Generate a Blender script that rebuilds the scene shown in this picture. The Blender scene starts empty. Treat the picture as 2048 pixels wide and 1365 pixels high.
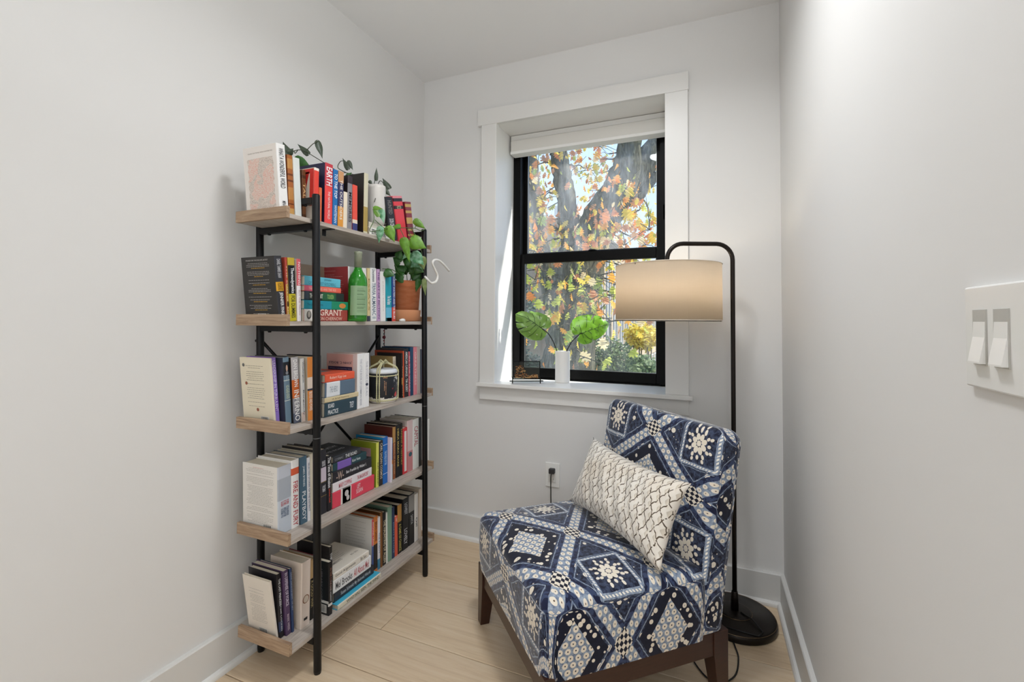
import bpy, bmesh, math, random
from mathutils import Vector, Matrix, Quaternion
from mathutils.geometry import tessellate_polygon

# ---------------------------------------------------------------- camera, light, exposure
SC = bpy.context.scene
COL = SC.collection
f_px, yaw, pitch, roll, sy, cam_h = 924.2164, 22.8712, 1.5341, 0.3792, 66.1924, 1.1253
yr, pr_, rr = math.radians(yaw), math.radians(pitch), math.radians(roll)
FW = Vector((-math.sin(yr)*math.cos(pr_), math.cos(yr)*math.cos(pr_), math.sin(pr_)))
R0 = Vector((math.cos(yr), math.sin(yr), 0)); U0 = R0.cross(FW)
RT = R0*math.cos(rr) + U0*math.sin(rr); UP = -R0*math.sin(rr) + U0*math.cos(rr)
cam_d = bpy.data.cameras.new('camera'); cam = bpy.data.objects.new('camera', cam_d); COL.objects.link(cam)
cam_d.sensor_width = 36; cam_d.sensor_fit = 'HORIZONTAL'; cam_d.lens = f_px*36/2048
cam_d.shift_y = -sy/2048; cam_d.clip_start = .02; cam_d.clip_end = 300
cam.matrix_world = Matrix(((RT.x, UP.x, -FW.x, 0), (RT.y, UP.y, -FW.y, 0), (RT.z, UP.z, -FW.z, cam_h), (0, 0, 0, 1)))
SC.camera = cam
SC.view_settings.view_transform = 'Standard'; SC.view_settings.look = 'None'
SC.view_settings.gamma = 1; SC.view_settings.use_curve_mapping = False
SC.view_settings.exposure = 0.32

world = bpy.data.worlds.new('sky'); SC.world = world; world.use_nodes = True
wn = world.node_tree; wn.nodes.clear()
wo = wn.nodes.new('ShaderNodeOutputWorld'); wb = wn.nodes.new('ShaderNodeBackground')
wt = wn.nodes.new('ShaderNodeTexCoord'); wsx = wn.nodes.new('ShaderNodeSeparateXYZ'); wr = wn.nodes.new('ShaderNodeValToRGB')
wn.links.new(wt.outputs['Generated'], wsx.inputs[0]); wn.links.new(wsx.outputs['Z'], wr.inputs[0])
wr.color_ramp.elements[0].position = 0.0; wr.color_ramp.elements[0].color = (.52, .64, .84, 1)
wr.color_ramp.elements[1].position = .6; wr.color_ramp.elements[1].color = (.36, .52, .82, 1)
wn.links.new(wr.outputs[0], wb.inputs[0]); wb.inputs[1].default_value = 1.65
wn.links.new(wb.outputs[0], wo.inputs[0])

def light(name, kind, loc, energy, color=(1, 1, 1), rot=(0, 0, 0), size=.5, size_y=None, shape=None, parent=None):
    d = bpy.data.lights.new(name, kind); o = bpy.data.objects.new(name, d); COL.objects.link(o)
    d.energy = energy; d.color = color; o.location = loc; o.rotation_euler = rot
    if kind == 'AREA':
        d.shape = shape or ('RECTANGLE' if size_y else 'SQUARE'); d.size = size
        if size_y: d.size_y = size_y
    elif kind == 'POINT': d.shadow_soft_size = size
    elif kind == 'SUN': d.angle = size
    if parent: o.parent = parent
    return o
# sun outside, high on the right, grazing the window wall so that it only reaches the left jamb and the sill
light('sun', 'SUN', (9, 5, 9), 6.6, (1, .955, .88), Vector((-.8, -.29, -.78)).to_track_quat('-Z', 'Y').to_euler(), .03)
# added fill panels, unseen behind the camera; the walls there have no windows
light('rear_fill', 'AREA', (.35, -3.02, 1.35), 20, (.95, .975, 1.0), (math.radians(90), 0, 0), 2.6, 1.9)
light('side_fill', 'AREA', (2.52, -1.2, 1.5), 4, (.93, .97, 1.0), (math.radians(90), 0, math.radians(90)), 2.2, 1.7)  # added fill from the unseen right side

# added point fill behind the camera, with no lamp around it
light('point_fill', 'POINT', (.25, -1.1, 1.95), 4, (.98, .98, 1), size=.16)
# added unseen fill aimed upward, brightening the nook by ceiling bounce
light('ceiling_bounce_fill', 'AREA', (.42, -.25, 1.6), 20.5, (.93, .97, 1), (math.radians(180), 0, 0), size=.9, shape='DISK')
# added fill under the nook ceiling, unseen above the picture's top edge
nook_fill = light('nook_fill_light', 'AREA', (-.27, 1.08, 2.425), 8.6, (.95, .975, 1), (0, 0, 0), size=.28, shape='DISK')
nook_fill.data.spread = math.radians(155)

# ---------------------------------------------------------------- helpers
def srgb(h):
    h = h.lstrip('#'); c = [int(h[i:i+2], 16)/255 for i in (0, 2, 4)]
    return tuple(x/12.92 if x <= .04045 else ((x+.055)/1.055)**2.4 for x in c) + (1,)

MATS = {}
def mat(col, rough=.6, metal=0, key=None, spec=.5, coat=0):
    k = key or (col, rough, metal, spec, coat)
    if k in MATS: return MATS[k]
    m = bpy.data.materials.new('material'); m.use_nodes = True
    b = m.node_tree.nodes['Principled BSDF']
    b.inputs['Base Color'].default_value = srgb(col) if isinstance(col, str) else col
    b.inputs['Roughness'].default_value = rough; b.inputs['Metallic'].default_value = metal
    b.inputs['Specular IOR Level'].default_value = spec
    if coat: b.inputs['Coat Weight'].default_value = coat
    MATS[k] = m
    return m

class NT:
    """small wrapper to write node maths as expressions"""
    def __init__(s, m): s.m = m; s.t = m.node_tree; s.n = s.t.nodes; s.bsdf = s.n.get('Principled BSDF')
    def node(s, kind, **kw):
        n = s.n.new(kind)
        for k, v in kw.items(): setattr(n, k, v)
        return n
    def put(s, sock, v):
        if isinstance(v, X): s.t.links.new(v.o, sock)
        else: sock.default_value = v
    def math(s, op, a, b=0.0, c=None):
        n = s.node('ShaderNodeMath', operation=op)
        s.put(n.inputs[0], a); s.put(n.inputs[1], b)
        if c is not None: s.put(n.inputs[2], c)
        return X(s, n.outputs[0])
    def mix(s, f, a, b):
        n = s.node('ShaderNodeMix', data_type='RGBA')
        s.put(n.inputs[0], f); s.put(n.inputs[6], a); s.put(n.inputs[7], b)
        return X(s, n.outputs[2])
    def noise(s, vec, scale, detail=2, rough=.5, dist=0):
        n = s.node('ShaderNodeTexNoise'); n.inputs['Scale'].default_value = scale; n.inputs['Detail'].default_value = detail
        n.inputs['Roughness'].default_value = rough; n.inputs['Distortion'].default_value = dist
        if vec is not None: s.t.links.new(vec.o, n.inputs['Vector'])
        return X(s, n.outputs['Fac'])
    def voronoi(s, vec, scale, out='Distance', feature='F1'):
        n = s.node('ShaderNodeTexVoronoi', feature=feature); n.inputs['Scale'].default_value = scale
        s.t.links.new(vec.o, n.inputs['Vector']); return X(s, n.outputs[out])
    def coord(s, out='Object'): return X(s, s.node('ShaderNodeTexCoord').outputs[out])
    def sep(s, v):
        n = s.node('ShaderNodeSeparateXYZ'); s.t.links.new(v.o, n.inputs[0]); return [X(s, n.outputs[i]) for i in range(3)]
    def comb(s, x, y, z=0.0):
        n = s.node('ShaderNodeCombineXYZ')
        for i, v in enumerate((x, y, z)): s.put(n.inputs[i], v)
        return X(s, n.outputs[0])
    def mapping(s, v, scale=(1, 1, 1), loc=(0, 0, 0)):
        n = s.node('ShaderNodeMapping'); n.inputs['Scale'].default_value = scale; n.inputs['Location'].default_value = loc
        s.t.links.new(v.o, n.inputs[0]); return X(s, n.outputs[0])
    def ramp(s, f, stops):
        n = s.node('ShaderNodeValToRGB'); r = n.color_ramp
        while len(r.elements) < len(stops): r.elements.new(.5)
        for e, (p, c) in zip(r.elements, stops): e.position = p; e.color = srgb(c) if isinstance(c, str) else c
        s.put(n.inputs[0], f); return X(s, n.outputs[0])
    def base(s, v): s.put(s.bsdf.inputs['Base Color'], v)
    def bump(s, h, strength=.2, dist=.002):
        n = s.node('ShaderNodeBump'); n.inputs['Strength'].default_value = strength; n.inputs['Distance'].default_value = dist
        s.put(n.inputs['Height'], h); s.t.links.new(n.outputs[0], s.bsdf.inputs['Normal'])
class X:
    def __init__(s, t, o): s.t = t; s.o = o
    def __add__(s, b): return s.t.math('ADD', s, b)
    __radd__ = __add__
    def __sub__(s, b): return s.t.math('SUBTRACT', s, b)
    def __rsub__(s, b): return s.t.math('SUBTRACT', b, s)
    def __mul__(s, b): return s.t.math('MULTIPLY', s, b)
    __rmul__ = __mul__
    def __truediv__(s, b): return s.t.math('DIVIDE', s, b)
    def fr(s): return s.t.math('FRACT', s)
    def fl(s): return s.t.math('FLOOR', s)
    def ab(s): return s.t.math('ABSOLUTE', s)
    def lt(s, b): return s.t.math('LESS_THAN', s, b)
    def gt(s, b): return s.t.math('GREATER_THAN', s, b)
    def mn(s, b): return s.t.math('MINIMUM', s, b)
    def mx(s, b): return s.t.math('MAXIMUM', s, b)
    def rnd(s): return s.t.math('ROUND', s)
def newmat(rough=.6, spec=.5):
    m = bpy.data.materials.new('material'); m.use_nodes = True; t = NT(m)
    t.bsdf.inputs['Roughness'].default_value = rough; t.bsdf.inputs['Specular IOR Level'].default_value = spec
    return m, t

class MB:
    """collects shapes, then links them as one mesh object"""
    def __init__(s): s.v = []; s.f = []; s.mi = []; s.sm = []; s.uv = None
    def add(s, vs, fs, mi=0, smooth=False, M=None):
        o = len(s.v)
        for p in vs: s.v.append(tuple(M @ Vector(p)) if M is not None else tuple(p))
        for f in fs: s.f.append(tuple(i+o for i in f)); s.mi.append(mi); s.sm.append(smooth)
        return s
    def box(s, x0, x1, y0, y1, z0, z1, mi=0, M=None, bev=0):
        if bev:
            b = bmesh.new(); bmesh.ops.create_cube(b, size=1)
            bmesh.ops.scale(b, vec=(x1-x0, y1-y0, z1-z0), verts=b.verts)
            bmesh.ops.translate(b, vec=((x0+x1)/2, (y0+y1)/2, (z0+z1)/2), verts=b.verts)
            bmesh.ops.bevel(b, geom=b.edges[:], offset=bev, segments=2, profile=.5, affect='EDGES')
            b.verts.index_update()
            s.add([v.co for v in b.verts], [[v.index for v in f.verts] for f in b.faces], mi, False, M); b.free(); return s
        v = [(x, y, z) for x in (x0, x1) for y in (y0, y1) for z in (z0, z1)]
        return s.add(v, [(0, 1, 3, 2), (4, 6, 7, 5), (0, 4, 5, 1), (2, 3, 7, 6), (0, 2, 6, 4), (1, 5, 7, 3)], mi, False, M)
    def quad(s, a, b, c, d, mi=0): return s.add([a, b, c, d], [(0, 1, 2, 3)], mi)
    def tube(s, pts, r, n=10, mi=0, cap=True, smooth=True):
        pts = [Vector(p) for p in pts]; rs = r if isinstance(r, (list, tuple)) else [r]*len(pts)
        vs = []; fs = []; prev = None
        for i, p in enumerate(pts):
            t = (pts[min(i+1, len(pts)-1)] - pts[max(i-1, 0)]).normalized()
            if prev is None:
                a = t.cross(Vector((0, 0, 1)));
                if a.length < .05: a = t.cross(Vector((1, 0, 0)))
                a.normalize()
            else: a = (prev - t*prev.dot(t)).normalized()
            prev = a; b = t.cross(a)
            for k in range(n):
                w = 2*math.pi*k/n; vs.append(p + (a*math.cos(w) + b*math.sin(w))*rs[i])
        for i in range(len(pts)-1):
            for k in range(n):
                k2 = (k+1) % n; fs.append((i*n+k, i*n+k2, (i+1)*n+k2, (i+1)*n+k))
        if cap: fs += [tuple(range(n))[::-1], tuple((len(pts)-1)*n+k for k in range(n))]
        return s.add(vs, fs, mi, smooth)
    def lathe(s, prof, n=24, mi=0, c=(0, 0, 0), smooth=True):
        vs = []; fs = []
        for r, z in prof:
            for k in range(n):
                w = 2*math.pi*k/n; vs.append((c[0]+r*math.cos(w), c[1]+r*math.sin(w), c[2]+z))
        for i in range(len(prof)-1):
            for k in range(n):
                k2 = (k+1) % n; fs.append((i*n+k, i*n+k2, (i+1)*n+k2, (i+1)*n+k))
        if prof[0][0] > 1e-5: fs.append(tuple(range(n))[::-1])
        if prof[-1][0] > 1e-5: fs.append(tuple((len(prof)-1)*n+k for k in range(n)))
        return s.add(vs, fs, mi, smooth)
    def mesh(s, name, mats):
        me = bpy.data.meshes.new(name); me.from_pydata(s.v, [], s.f)
        for m in (mats if isinstance(mats, (list, tuple)) else [mats]): me.materials.append(m)
        me.polygons.foreach_set('material_index', s.mi); me.polygons.foreach_set('use_smooth', s.sm)
        if s.uv:
            uvl = me.uv_layers.new(name='uv')
            for l in me.loops: uvl.data[l.index].uv = s.uv[l.vertex_index]
        me.update(); return me
    def build(s, name, mats, parent=None, **kw):
        o = bpy.data.objects.new(name, s.mesh(name, mats)); COL.objects.link(o)
        if parent: o.parent = parent
        for k, v in kw.items(): o[k] = v
        return o
def smooth_by_angle(o, deg=40):
    me = o.data
    b = bmesh.new(); b.from_mesh(me)
    for f in b.faces: f.smooth = True
    for e in b.edges:
        if len(e.link_faces) == 2 and e.calc_face_angle(0) > math.radians(deg): e.smooth = False
    b.to_mesh(me); b.free()
def thing(name, label, cat, loc=(0, 0, 0), rz=0, group=None):
    o = bpy.data.objects.new(name, None); COL.objects.link(o); o.location = loc; o.rotation_euler = (0, 0, rz)
    o.empty_display_size = .05
    o['label'] = label; o['category'] = cat
    if group: o['group'] = group
    return o
def tag(o, label, cat, group=None):
    o['label'] = label; o['category'] = cat
    if group: o['group'] = group
    return o
def struct(name, mb, m, parent=None):
    o = mb.build(name, m, parent)
    if parent is None: o['kind'] = 'structure'
    return o

_TXT = {}
def text_mesh(s):
    if s in _TXT: return _TXT[s]
    c = bpy.data.curves.new('t', 'FONT'); c.body = s; c.resolution_u = 2; c.offset = .012
    o = bpy.data.objects.new('t', c); me = bpy.data.meshes.new_from_object(o)
    vs = [v.co.copy() for v in me.vertices]; fs = [tuple(p.vertices) for p in me.polygons]
    bpy.data.objects.remove(o); bpy.data.curves.remove(c); bpy.data.meshes.remove(me)
    if vs:
        x0 = min(v.x for v in vs); x1 = max(v.x for v in vs); y0 = min(v.y for v in vs); y1 = max(v.y for v in vs)
        vs = [((v.x-x0)/(x1-x0), (v.y-y0)/(y1-y0)) for v in vs]
    _TXT[s] = (vs, fs); return _TXT[s]
def lettering(mb, s, org, ax, ay, L, H, mi=0):
    """text of length L along ax and height H along ay, starting at org"""
    vs, fs = text_mesh(s); ax = Vector(ax)*L; ay = Vector(ay)*H; org = Vector(org)
    mb.add([org + ax*u + ay*v for u, v in vs], fs, mi)
# ---------------------------------------------------------------- measured tables
BOOKS = [
(('S', 0, -1.1994, 1.0183, 0.0316, 0.2161, 5.53), 0.145, '#f0e9e2', '#f3f2f0', [], [('WHAT A WONDERFUL WORLD', 0.06, 0.62, '#33343a', 0.55), ('MINA MAKER', 0.8, 0.98, '#44444a', 0.4)], 'cream book with coral and grey speckled cover, nearest on the top shelf', 'faceart'),
(('S', 0, -1.1972, 1.0506, 0.0191, 0.1926, 4.06), 0.14, '#8a4a24', '#a8622f', [(0.06, 0.22, '#c08a4a'), (0.3, 0.33, '#6d3717'), (0.4, 0.43, '#6d3717'), (0.52, 0.72, '#bd8446'), (0.78, 0.8, '#6d3717'), (0.86, 0.97, '#c99a58')], [], 'brown leather book with gilded spine panels on the top shelf', ''),
(('S', 0, -1.1953, 1.0712, 0.0253, 0.1913, 4.32), 0.14, '#e4dccb', '#dfe3df', [], [], 'slim plain cream hardback between the gilded brown book and a small brown one', ''),
(('S', 0, -1.218, 1.1186, 0.0163, 0.1703, 1.98), 0.13, '#5d3a20', '#6f4526', [(0.1, 0.16, '#4a2c16'), (0.85, 0.9, '#4a2c16')], [('TALES', 0.25, 0.7, '#d9b27a', 0.6)], 'small brown book beside the top end bar of the shelf frame', ''),
(('S', 0, -1.187, 1.1355, 0.0203, 0.1812, 0), 0.14, '#efe6d8', '#e8483a', [(0.0, 0.05, '#f4e9e0')], [], 'white book with red diagonal stripes on its cover, top shelf', 'redstripe'),
(('S', 0, -1.185, 1.1564, 0.0115, 0.1201, 0.0), 0.13, '#d2623a', '#dc6a3e', [], [], 'small orange book behind the near front post, top shelf', ''),
(('S', 0, -1.1839, 1.1802, 0.0337, 0.2114, 0.08), 0.16, '#252447', '#ee4a48', [(0.0, 0.37, '#c9404b')], [('EARTH', 0.06, 0.36, '#ffffff', 0.75), ('THE NATURAL WORLD', 0.45, 0.9, '#f7d9d6', 0.3)], 'tall red book titled EARTH with a dark blue starry cover', ''),
(('S', 0, -1.1831, 1.2154, 0.0221, 0.1998, 0), 0.15, '#15639f', '#1f6fb2', [], [('TO THE TOP', 0.07, 0.5, '#ffffff', 0.6), ('WHITEMAN', 0.62, 0.93, '#dfe9f5', 0.5)], 'blue book titled TO THE TOP next to the red EARTH book', ''),
(('S', 0, -1.1824, 1.2392, 0.0251, 0.2011, 0), 0.15, '#2c2c52', '#3b3a63', [(0.0, 0.2, '#cf9a6b'), (0.62, 1.0, '#e29a3a')], [('THE OUTSIDERS', 0.15, 0.85, '#f3efe6', 0.45)], 'navy and orange book right of the blue TO THE TOP book', ''),
(('S', 0, -1.1818, 1.265, 0.0184, 0.1342, 0.04), 0.13, '#e9dcc6', '#efe2cd', [], [], 'short cream paperback in front of the black camera book', ''),
(('S', 0, -1.1813, 1.2842, 0.0226, 0.1979, 0.1), 0.15, '#2a2327', '#8d8a8e', [(0.0, 0.14, '#3a2f35')], [('MEMORIES', 0.3, 0.85, '#26242a', 0.6)], 'grey spined book with black cover beside the short cream paperback', ''),
(('S', 0, -1.1806, 1.3112, 0.0246, 0.1709, 1.27), 0.13, '#e0503e', '#ea5646', [(0.82, 1.0, '#3a3f77'), (0.74, 0.82, '#e8d9c4')], [], 'bright red-orange book with blue foot against a tall black book', ''),
(('S', 0, -1.1793, 1.3667, 0.022, 0.2316, 0), 0.165, '#2b2826', '#d9d3b9', [(0.55, 0.95, '#b59a55')], [], 'tall black hardcover with pale gold spine next to the white vase', ''),
(('S', 0, -1.1757, 1.5197, 0.0478, 0.173, 12.94), 0.14, '#161518', '#1d1b1e', [(0.5, 0.6, '#26242a')], [('HUNTED', 0.08, 0.4, '#8d8580', 0.5), ('DON OR HUNT', 0.5, 0.8, '#e8e6e2', 0.6)], 'black book leaning beside the white vase', 'covertext'),
(('S', 0, -1.175, 1.5764, 0.0624, 0.1904, 14), 0.14, '#e9606a', '#e8414a', [(0.0, 0.05, '#e78a92'), (0.05, 0.12, '#22141a'), (0.21, 0.28, '#22141a')], [('KO', 0.215, 0.275, '#d7c69a', 0.5)], 'red and black banded book leaning on the top shelf, far end', ''),
(('S', 0, -1.175, 1.6497, 0.0416, 0.1847, 11.19), 0.13, '#7b2635', '#8a2f3c', [(0.05, 0.12, '#c9a45a'), (0.2, 0.26, '#c9a45a'), (0.36, 0.5, '#c9a45a'), (0.62, 0.66, '#c9a45a'), (0.74, 0.78, '#c9a45a')], [], 'maroon book with gold spine bands, last on the top shelf', ''),
(('L', 0, -1.172, 1.3895, 1.512, 1.4435, 0.0317), 0.13, '#e8e6e0', '#f1efe9', [], [('BETWEEN TWO FIRES', 0.1, 0.8, '#39373b', 0.6)], 'white book lying flat under the white vase', ''),
(('L', 0, -1.178, 1.392, 1.511, 1.4752, 0.0212), 0.13, '#cfc8b8', '#d8d2c2', [], [], 'pale book on top of the flat white book under the vase', ''),
(('S', 1, -1.205, 1.0272, 0.0256, 0.1999, 6.72), 0.145, '#2c2927', '#33343a', [(0.4, 0.54, '#e3aa2c')], [('DANIEL TAMMER SHAW', 0.05, 0.34, '#c9c9cc', 0.5), ('JENNIFER FINKLER', 0.56, 0.97, '#f0efec', 0.55), ('THE ESCAPE ARTIST', 0.41, 0.53, '#5a4312', 0.7)], 'black book with cream and yellow blurb on its back cover, second shelf', 'blurbdark'),
(('S', 1, -1.2019, 1.0536, 0.0075, 0.1986, 4.1), 0.14, '#b14a3a', '#c89a4c', [(0.0, 0.42, '#b5493c')], [('THE SUM OF US', 0.12, 0.9, '#f3e6c9', 0.35)], 'red and gold book with dark round emblem on the second shelf', 'emblem'),
(('S', 1, -1.1981, 1.0617, 0.0245, 0.1988, 4.1), 0.14, '#b59f33', '#c9bb2a', [(0.0, 0.12, '#c2ab3c'), (0.12, 0.57, '#17181b')], [('Thermodynamics', 0.16, 0.56, '#ffffff', 0.62), ('FOR DUMMIES', 0.6, 0.95, '#3a3a1e', 0.6)], 'yellow and black Thermodynamics guide book on the second shelf', ''),
(('S', 1, -1.1953, 1.0869, 0.0145, 0.1981, 2.18), 0.13, '#ede4e2', '#f4eef0', [(0.0, 0.43, '#d7606a')], [('NOTHING', 0.05, 0.42, '#f6e3e3', 0.6), ('BUT THE TRUTH', 0.5, 0.9, '#c9a7ac', 0.4)], 'white and pink slim book right of the Thermodynamics guide', ''),
(('L', 1, -1.187, 1.1034, 1.2969, 1.1175, 0.0395), 0.15, '#b8b2a6', '#a84a42', [(0.0, 0.2, '#ece7df')], [('GRANT', 0.33, 0.86, '#f1d9cb', 0.55, 0.25), ('RON CHERNOW', 0.28, 0.86, '#e0b9a8', 0.3, -0.28)], 'thick red-brown GRANT biography at the bottom of the second shelf stack', 'portrait'),
(('L', 1, -1.187, 1.1034, 1.2987, 1.157, 0.0293), 0.15, '#1d8c92', '#1f93a6', [(0.6, 1.0, '#1f8f6a')], [('The Journey Home', 0.06, 0.4, '#135b70', 0.3)], 'blue and teal glossy book with orange patch in the second shelf stack', 'orangepatch'),
(('L', 1, -1.187, 1.1034, 1.2782, 1.1864, 0.0289), 0.15, '#1a2b26', '#22302f', [(0.0, 0.1, '#33424f'), (0.42, 0.78, '#1f5f3a')], [('THE HOBBIT', 0.12, 0.44, '#e7ead9', 0.5), ('TOLKEEN', 0.55, 0.72, '#a8cf74', 0.5)], 'dark green and black book with silver bands in the second shelf stack', ''),
(('L', 1, -1.187, 1.1034, 1.2632, 1.2152, 0.0187), 0.14, '#e65a4c', '#ee6b58', [(0.0, 0.3, '#ea6a84')], [('THE SPLENDID AND THE VILE', 0.1, 0.85, '#f6c1b0', 0.4)], 'thin coral red book in the second shelf stack', ''),
(('L', 1, -1.187, 1.1034, 1.2601, 1.2339, 0.0307), 0.14, '#5fb3c6', '#63bcd2', [], [('JONAH', 0.52, 0.72, '#2e6f86', 0.3, 0.22), ('OF THE WEST GOLDBERG', 0.1, 0.86, '#3d8aa0', 0.34, -0.2)], 'light blue book on top of the second shelf stack', ''),
(('S', 1, -1.3, 1.3584, 0.0693, 0.2051, 1.5), 0.02, '#a58c78', '#a58c78', [], [], 'brown-beige book standing behind the second shelf stack', 'backstand'),
(('S', 1, -1.207, 1.3274, 0.0971, 0.2011, 2.05), 0.075, '#a33a3d', '#f0efec', [], [('POWER OF', 0.03, 0.45, '#8a8a90', 0.35), ('DREAMING', 0.5, 0.95, '#9a9aa0', 0.3)], 'thick white spined book with red cover behind the green bottle', 'redblurb'),
(('S', 1, -1.207, 1.4288, 0.0159, 0.2059, 1.65), 0.14, '#dcc792', '#e2cf9a', [(0.9, 1.0, '#3b4152')], [('ESSAYS', 0.2, 0.8, '#a58743', 0.5)], 'thin pale yellow book right of the green bottle', ''),
(('S', 1, -1.207, 1.4485, 0.0347, 0.2088, 2.33), 0.15, '#f1f0ee', '#f6f5f3', [], [('Uncommon', 0.02, 0.26, '#4a5666', 0.5), ('TRIVIA ALMANAC II', 0.28, 0.95, '#5d7388', 0.6)], 'white book titled TRIVIA ALMANAC on the second shelf', ''),
(('S', 1, -1.207, 1.4862, 0.0184, 0.208, 2.1), 0.14, '#b86ea8', '#c7a3c9', [], [('THE ART OF FICTION', 0.05, 0.95, '#5f3f7a', 0.6)], 'thin lilac book between the trivia almanac and a plain white book', ''),
(('S', 1, -1.207, 1.507, 0.0314, 0.2008, 1.96), 0.14, '#eceae6', '#f1efec', [], [('plain tales', 0.2, 0.8, '#d8cfc9', 0.3)], 'plain white book left of the teal one, second shelf', ''),
(('S', 1, -1.207, 1.5423, 0.0358, 0.2003, 2.19), 0.14, '#1795a8', '#1fa3b5', [(0.72, 1.0, '#6dbfdc'), (0.93, 1.0, '#2c6a5f')], [('The', 0.48, 0.53, '#ffffff', 0.6), ('Two Names', 0.54, 0.66, '#ffffff', 0.7)], 'teal book with light blue foot, second shelf', ''),
(('S', 1, -1.207, 1.5814, 0.0218, 0.1952, 1.74), 0.13, '#24407e', '#2b4b92', [(0.7, 1.0, '#de4a3c')], [('MUDDY WATERS AND THE BLUES', 0.03, 0.95, '#f2f2f2', 0.5)], 'thin blue and red book against the terracotta pot', ''),
(('S', 2, -1.24, 1.0463, 0.0075, 0.2115, 5.94), 0.15, '#e9dfc6', '#e9dfc6', [], [], 'cream book with blurb, dots and barcode on its back, third shelf', 'blurbcream'),
(('S', 2, -1.245, 1.0544, 0.0179, 0.2112, 5.94), 0.15, '#8d62bf', '#9a7fd0', [(0.55, 0.8, '#8357bd')], [('LEADERSHIP IN TURBULENT', 0.04, 0.8, '#e9e0f5', 0.5)], 'thin purple book behind the cream one, third shelf', ''),
(('S', 2, -1.2199, 1.073, 0.0211, 0.2125, 4.51), 0.15, '#2e3440', '#6d8495', [(0.34, 0.35, '#d9dccf'), (0.64, 0.65, '#d9dccf'), (0.07, 0.27, '#20242c')], [('DANILO RICE', 0.27, 0.34, '#a9b9c3', 0.5), ('NO HIGHER HONOR', 0.42, 0.62, '#c9d3b9', 0.6)], 'slate blue book with small portrait on its spine, third shelf', 'miniportrait'),
(('S', 2, -1.2103, 1.0948, 0.027, 0.2111, 4.52), 0.15, '#2a2622', '#8d8c92', [(0.0, 0.34, '#b7b2b3'), (0.34, 0.62, '#c9652a'), (0.85, 1.0, '#5a6070')], [('DAN BROWN', 0.04, 0.45, '#f4f0ec', 0.55), ('INFERNO', 0.5, 0.97, '#f4f2ee', 0.7)], 'grey and orange book titled INFERNO on the third shelf', ''),
(('S', 2, -1.2057, 1.1225, 0.0133, 0.2054, 3.01), 0.15, '#e4e2dd', '#f1f0ec', [(0.85, 1.0, '#e9d3c6')], [('Washington', 0.05, 0.38, '#55565c', 0.5), ('Burgundy', 0.5, 0.9, '#55565c', 0.5)], 'white book with dark lettering between INFERNO and the orange book', ''),
(('S', 2, -1.2031, 1.1446, 0.0209, 0.2079, 2.17), 0.14, '#d9cdb9', '#e08a3e', [(0.32, 0.5, '#e9d6c6'), (0.5, 0.53, '#2b3346')], [('BLOOD AND POWER', 0.55, 0.85, '#fdf0e2', 0.6)], 'orange and white book left of the near front post, third shelf', ''),
(('S', 2, -1.2, 1.1903, 0.0075, 0.2103, 1.91), 0.15, '#2a2b2e', '#3a3b40', [], [], 'dark book mostly hidden behind the near front post, third shelf', ''),
(('L', 2, -1.19, 1.1998, 1.3557, 0.7915, 0.0483), 0.15, '#2a3a44', '#2f4652', [], [('BOARD', 0.1, 0.28, '#eef1f2', 0.3, 0.25), ('PRACTICE', 0.1, 0.4, '#eef1f2', 0.3, -0.2), ('TREY', 0.76, 0.9, '#d9dfe2', 0.45)], 'dark slate BOARD PRACTICE book at the bottom of the third shelf stack', ''),
(('L', 2, -1.19, 1.1998, 1.3638, 0.8398, 0.0173), 0.16, '#e9e2cf', '#d9c8a0', [], [('A brief history', 0.2, 0.7, '#8d7b4e', 0.4)], 'thin cream book second from the bottom in the third shelf stack', ''),
(('L', 2, -1.19, 1.1998, 1.3443, 0.8571, 0.0515), 0.15, '#4b5b6d', '#5f7386', [(0.05, 0.48, '#e6e9ec')], [('THE HERO', 0.15, 0.4, '#9fa8b0', 0.4)], 'slate blue book with white label in the third shelf stack', ''),
(('L', 2, -1.19, 1.1998, 1.3411, 0.9086, 0.0271), 0.16, '#e25a3a', '#e9603f', [], [('Robert Kipp Lee', 0.15, 0.7, '#f7d3c3', 0.45)], 'orange-red book on top of the third shelf stack', 'toppanel'),
(('S', 2, -1.195, 1.3655, 0.0354, 0.2047, 0.86), 0.15, '#e3d3cf', '#f2f1f0', [], [('THE LITTLE BOOK OF COMMON SENSE', 0.1, 0.95, '#b9b9c2', 0.3)], 'white book with upside-down pink cover lettering behind the third shelf stack', 'bogle'),
(('S', 2, -1.195, 1.4017, 0.0287, 0.2045, 0.91), 0.15, '#eceae6', '#f3f2f1', [], [('THE STORY OF US ALL', 0.15, 0.8, '#b5b3bd', 0.35)], 'white book with small round logo left of the rope-tied barrel', 'dotlogo'),
(('S', 2, -1.222, 1.6186, 0.0189, 0.176, 3.02), 0.12, '#a38a58', '#d9cdb6', [(0.1, 0.9, '#cfc3ae')], [], 'tan covered short book behind the rope-tied barrel', ''),
(('S', 2, -1.195, 1.6381, 0.0075, 0.1901, 1.86), 0.13, '#1e1a1a', '#2a2320', [(0.55, 0.7, '#b98a4a')], [('NAPOLEON', 0.3, 0.95, '#d9b98a', 0.5)], 'thin black and gold book right of the rope-tied barrel', ''),
(('S', 2, -1.195, 1.6462, 0.0075, 0.1993, 1.69), 0.15, '#a8472c', '#db5a34', [], [], 'orange book with red-brown cover left of AMERICAN CARNAGE', 'burnttitle'),
(('S', 2, -1.195, 1.6543, 0.0311, 0.2073, 1.69), 0.15, '#26262c', '#2c2b31', [], [('AMERICAN CARNAGE - TIM ALBERT', 0.06, 0.9, '#eef0ee', 0.5)], 'black book titled AMERICAN CARNAGE on the third shelf', ''),
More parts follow.
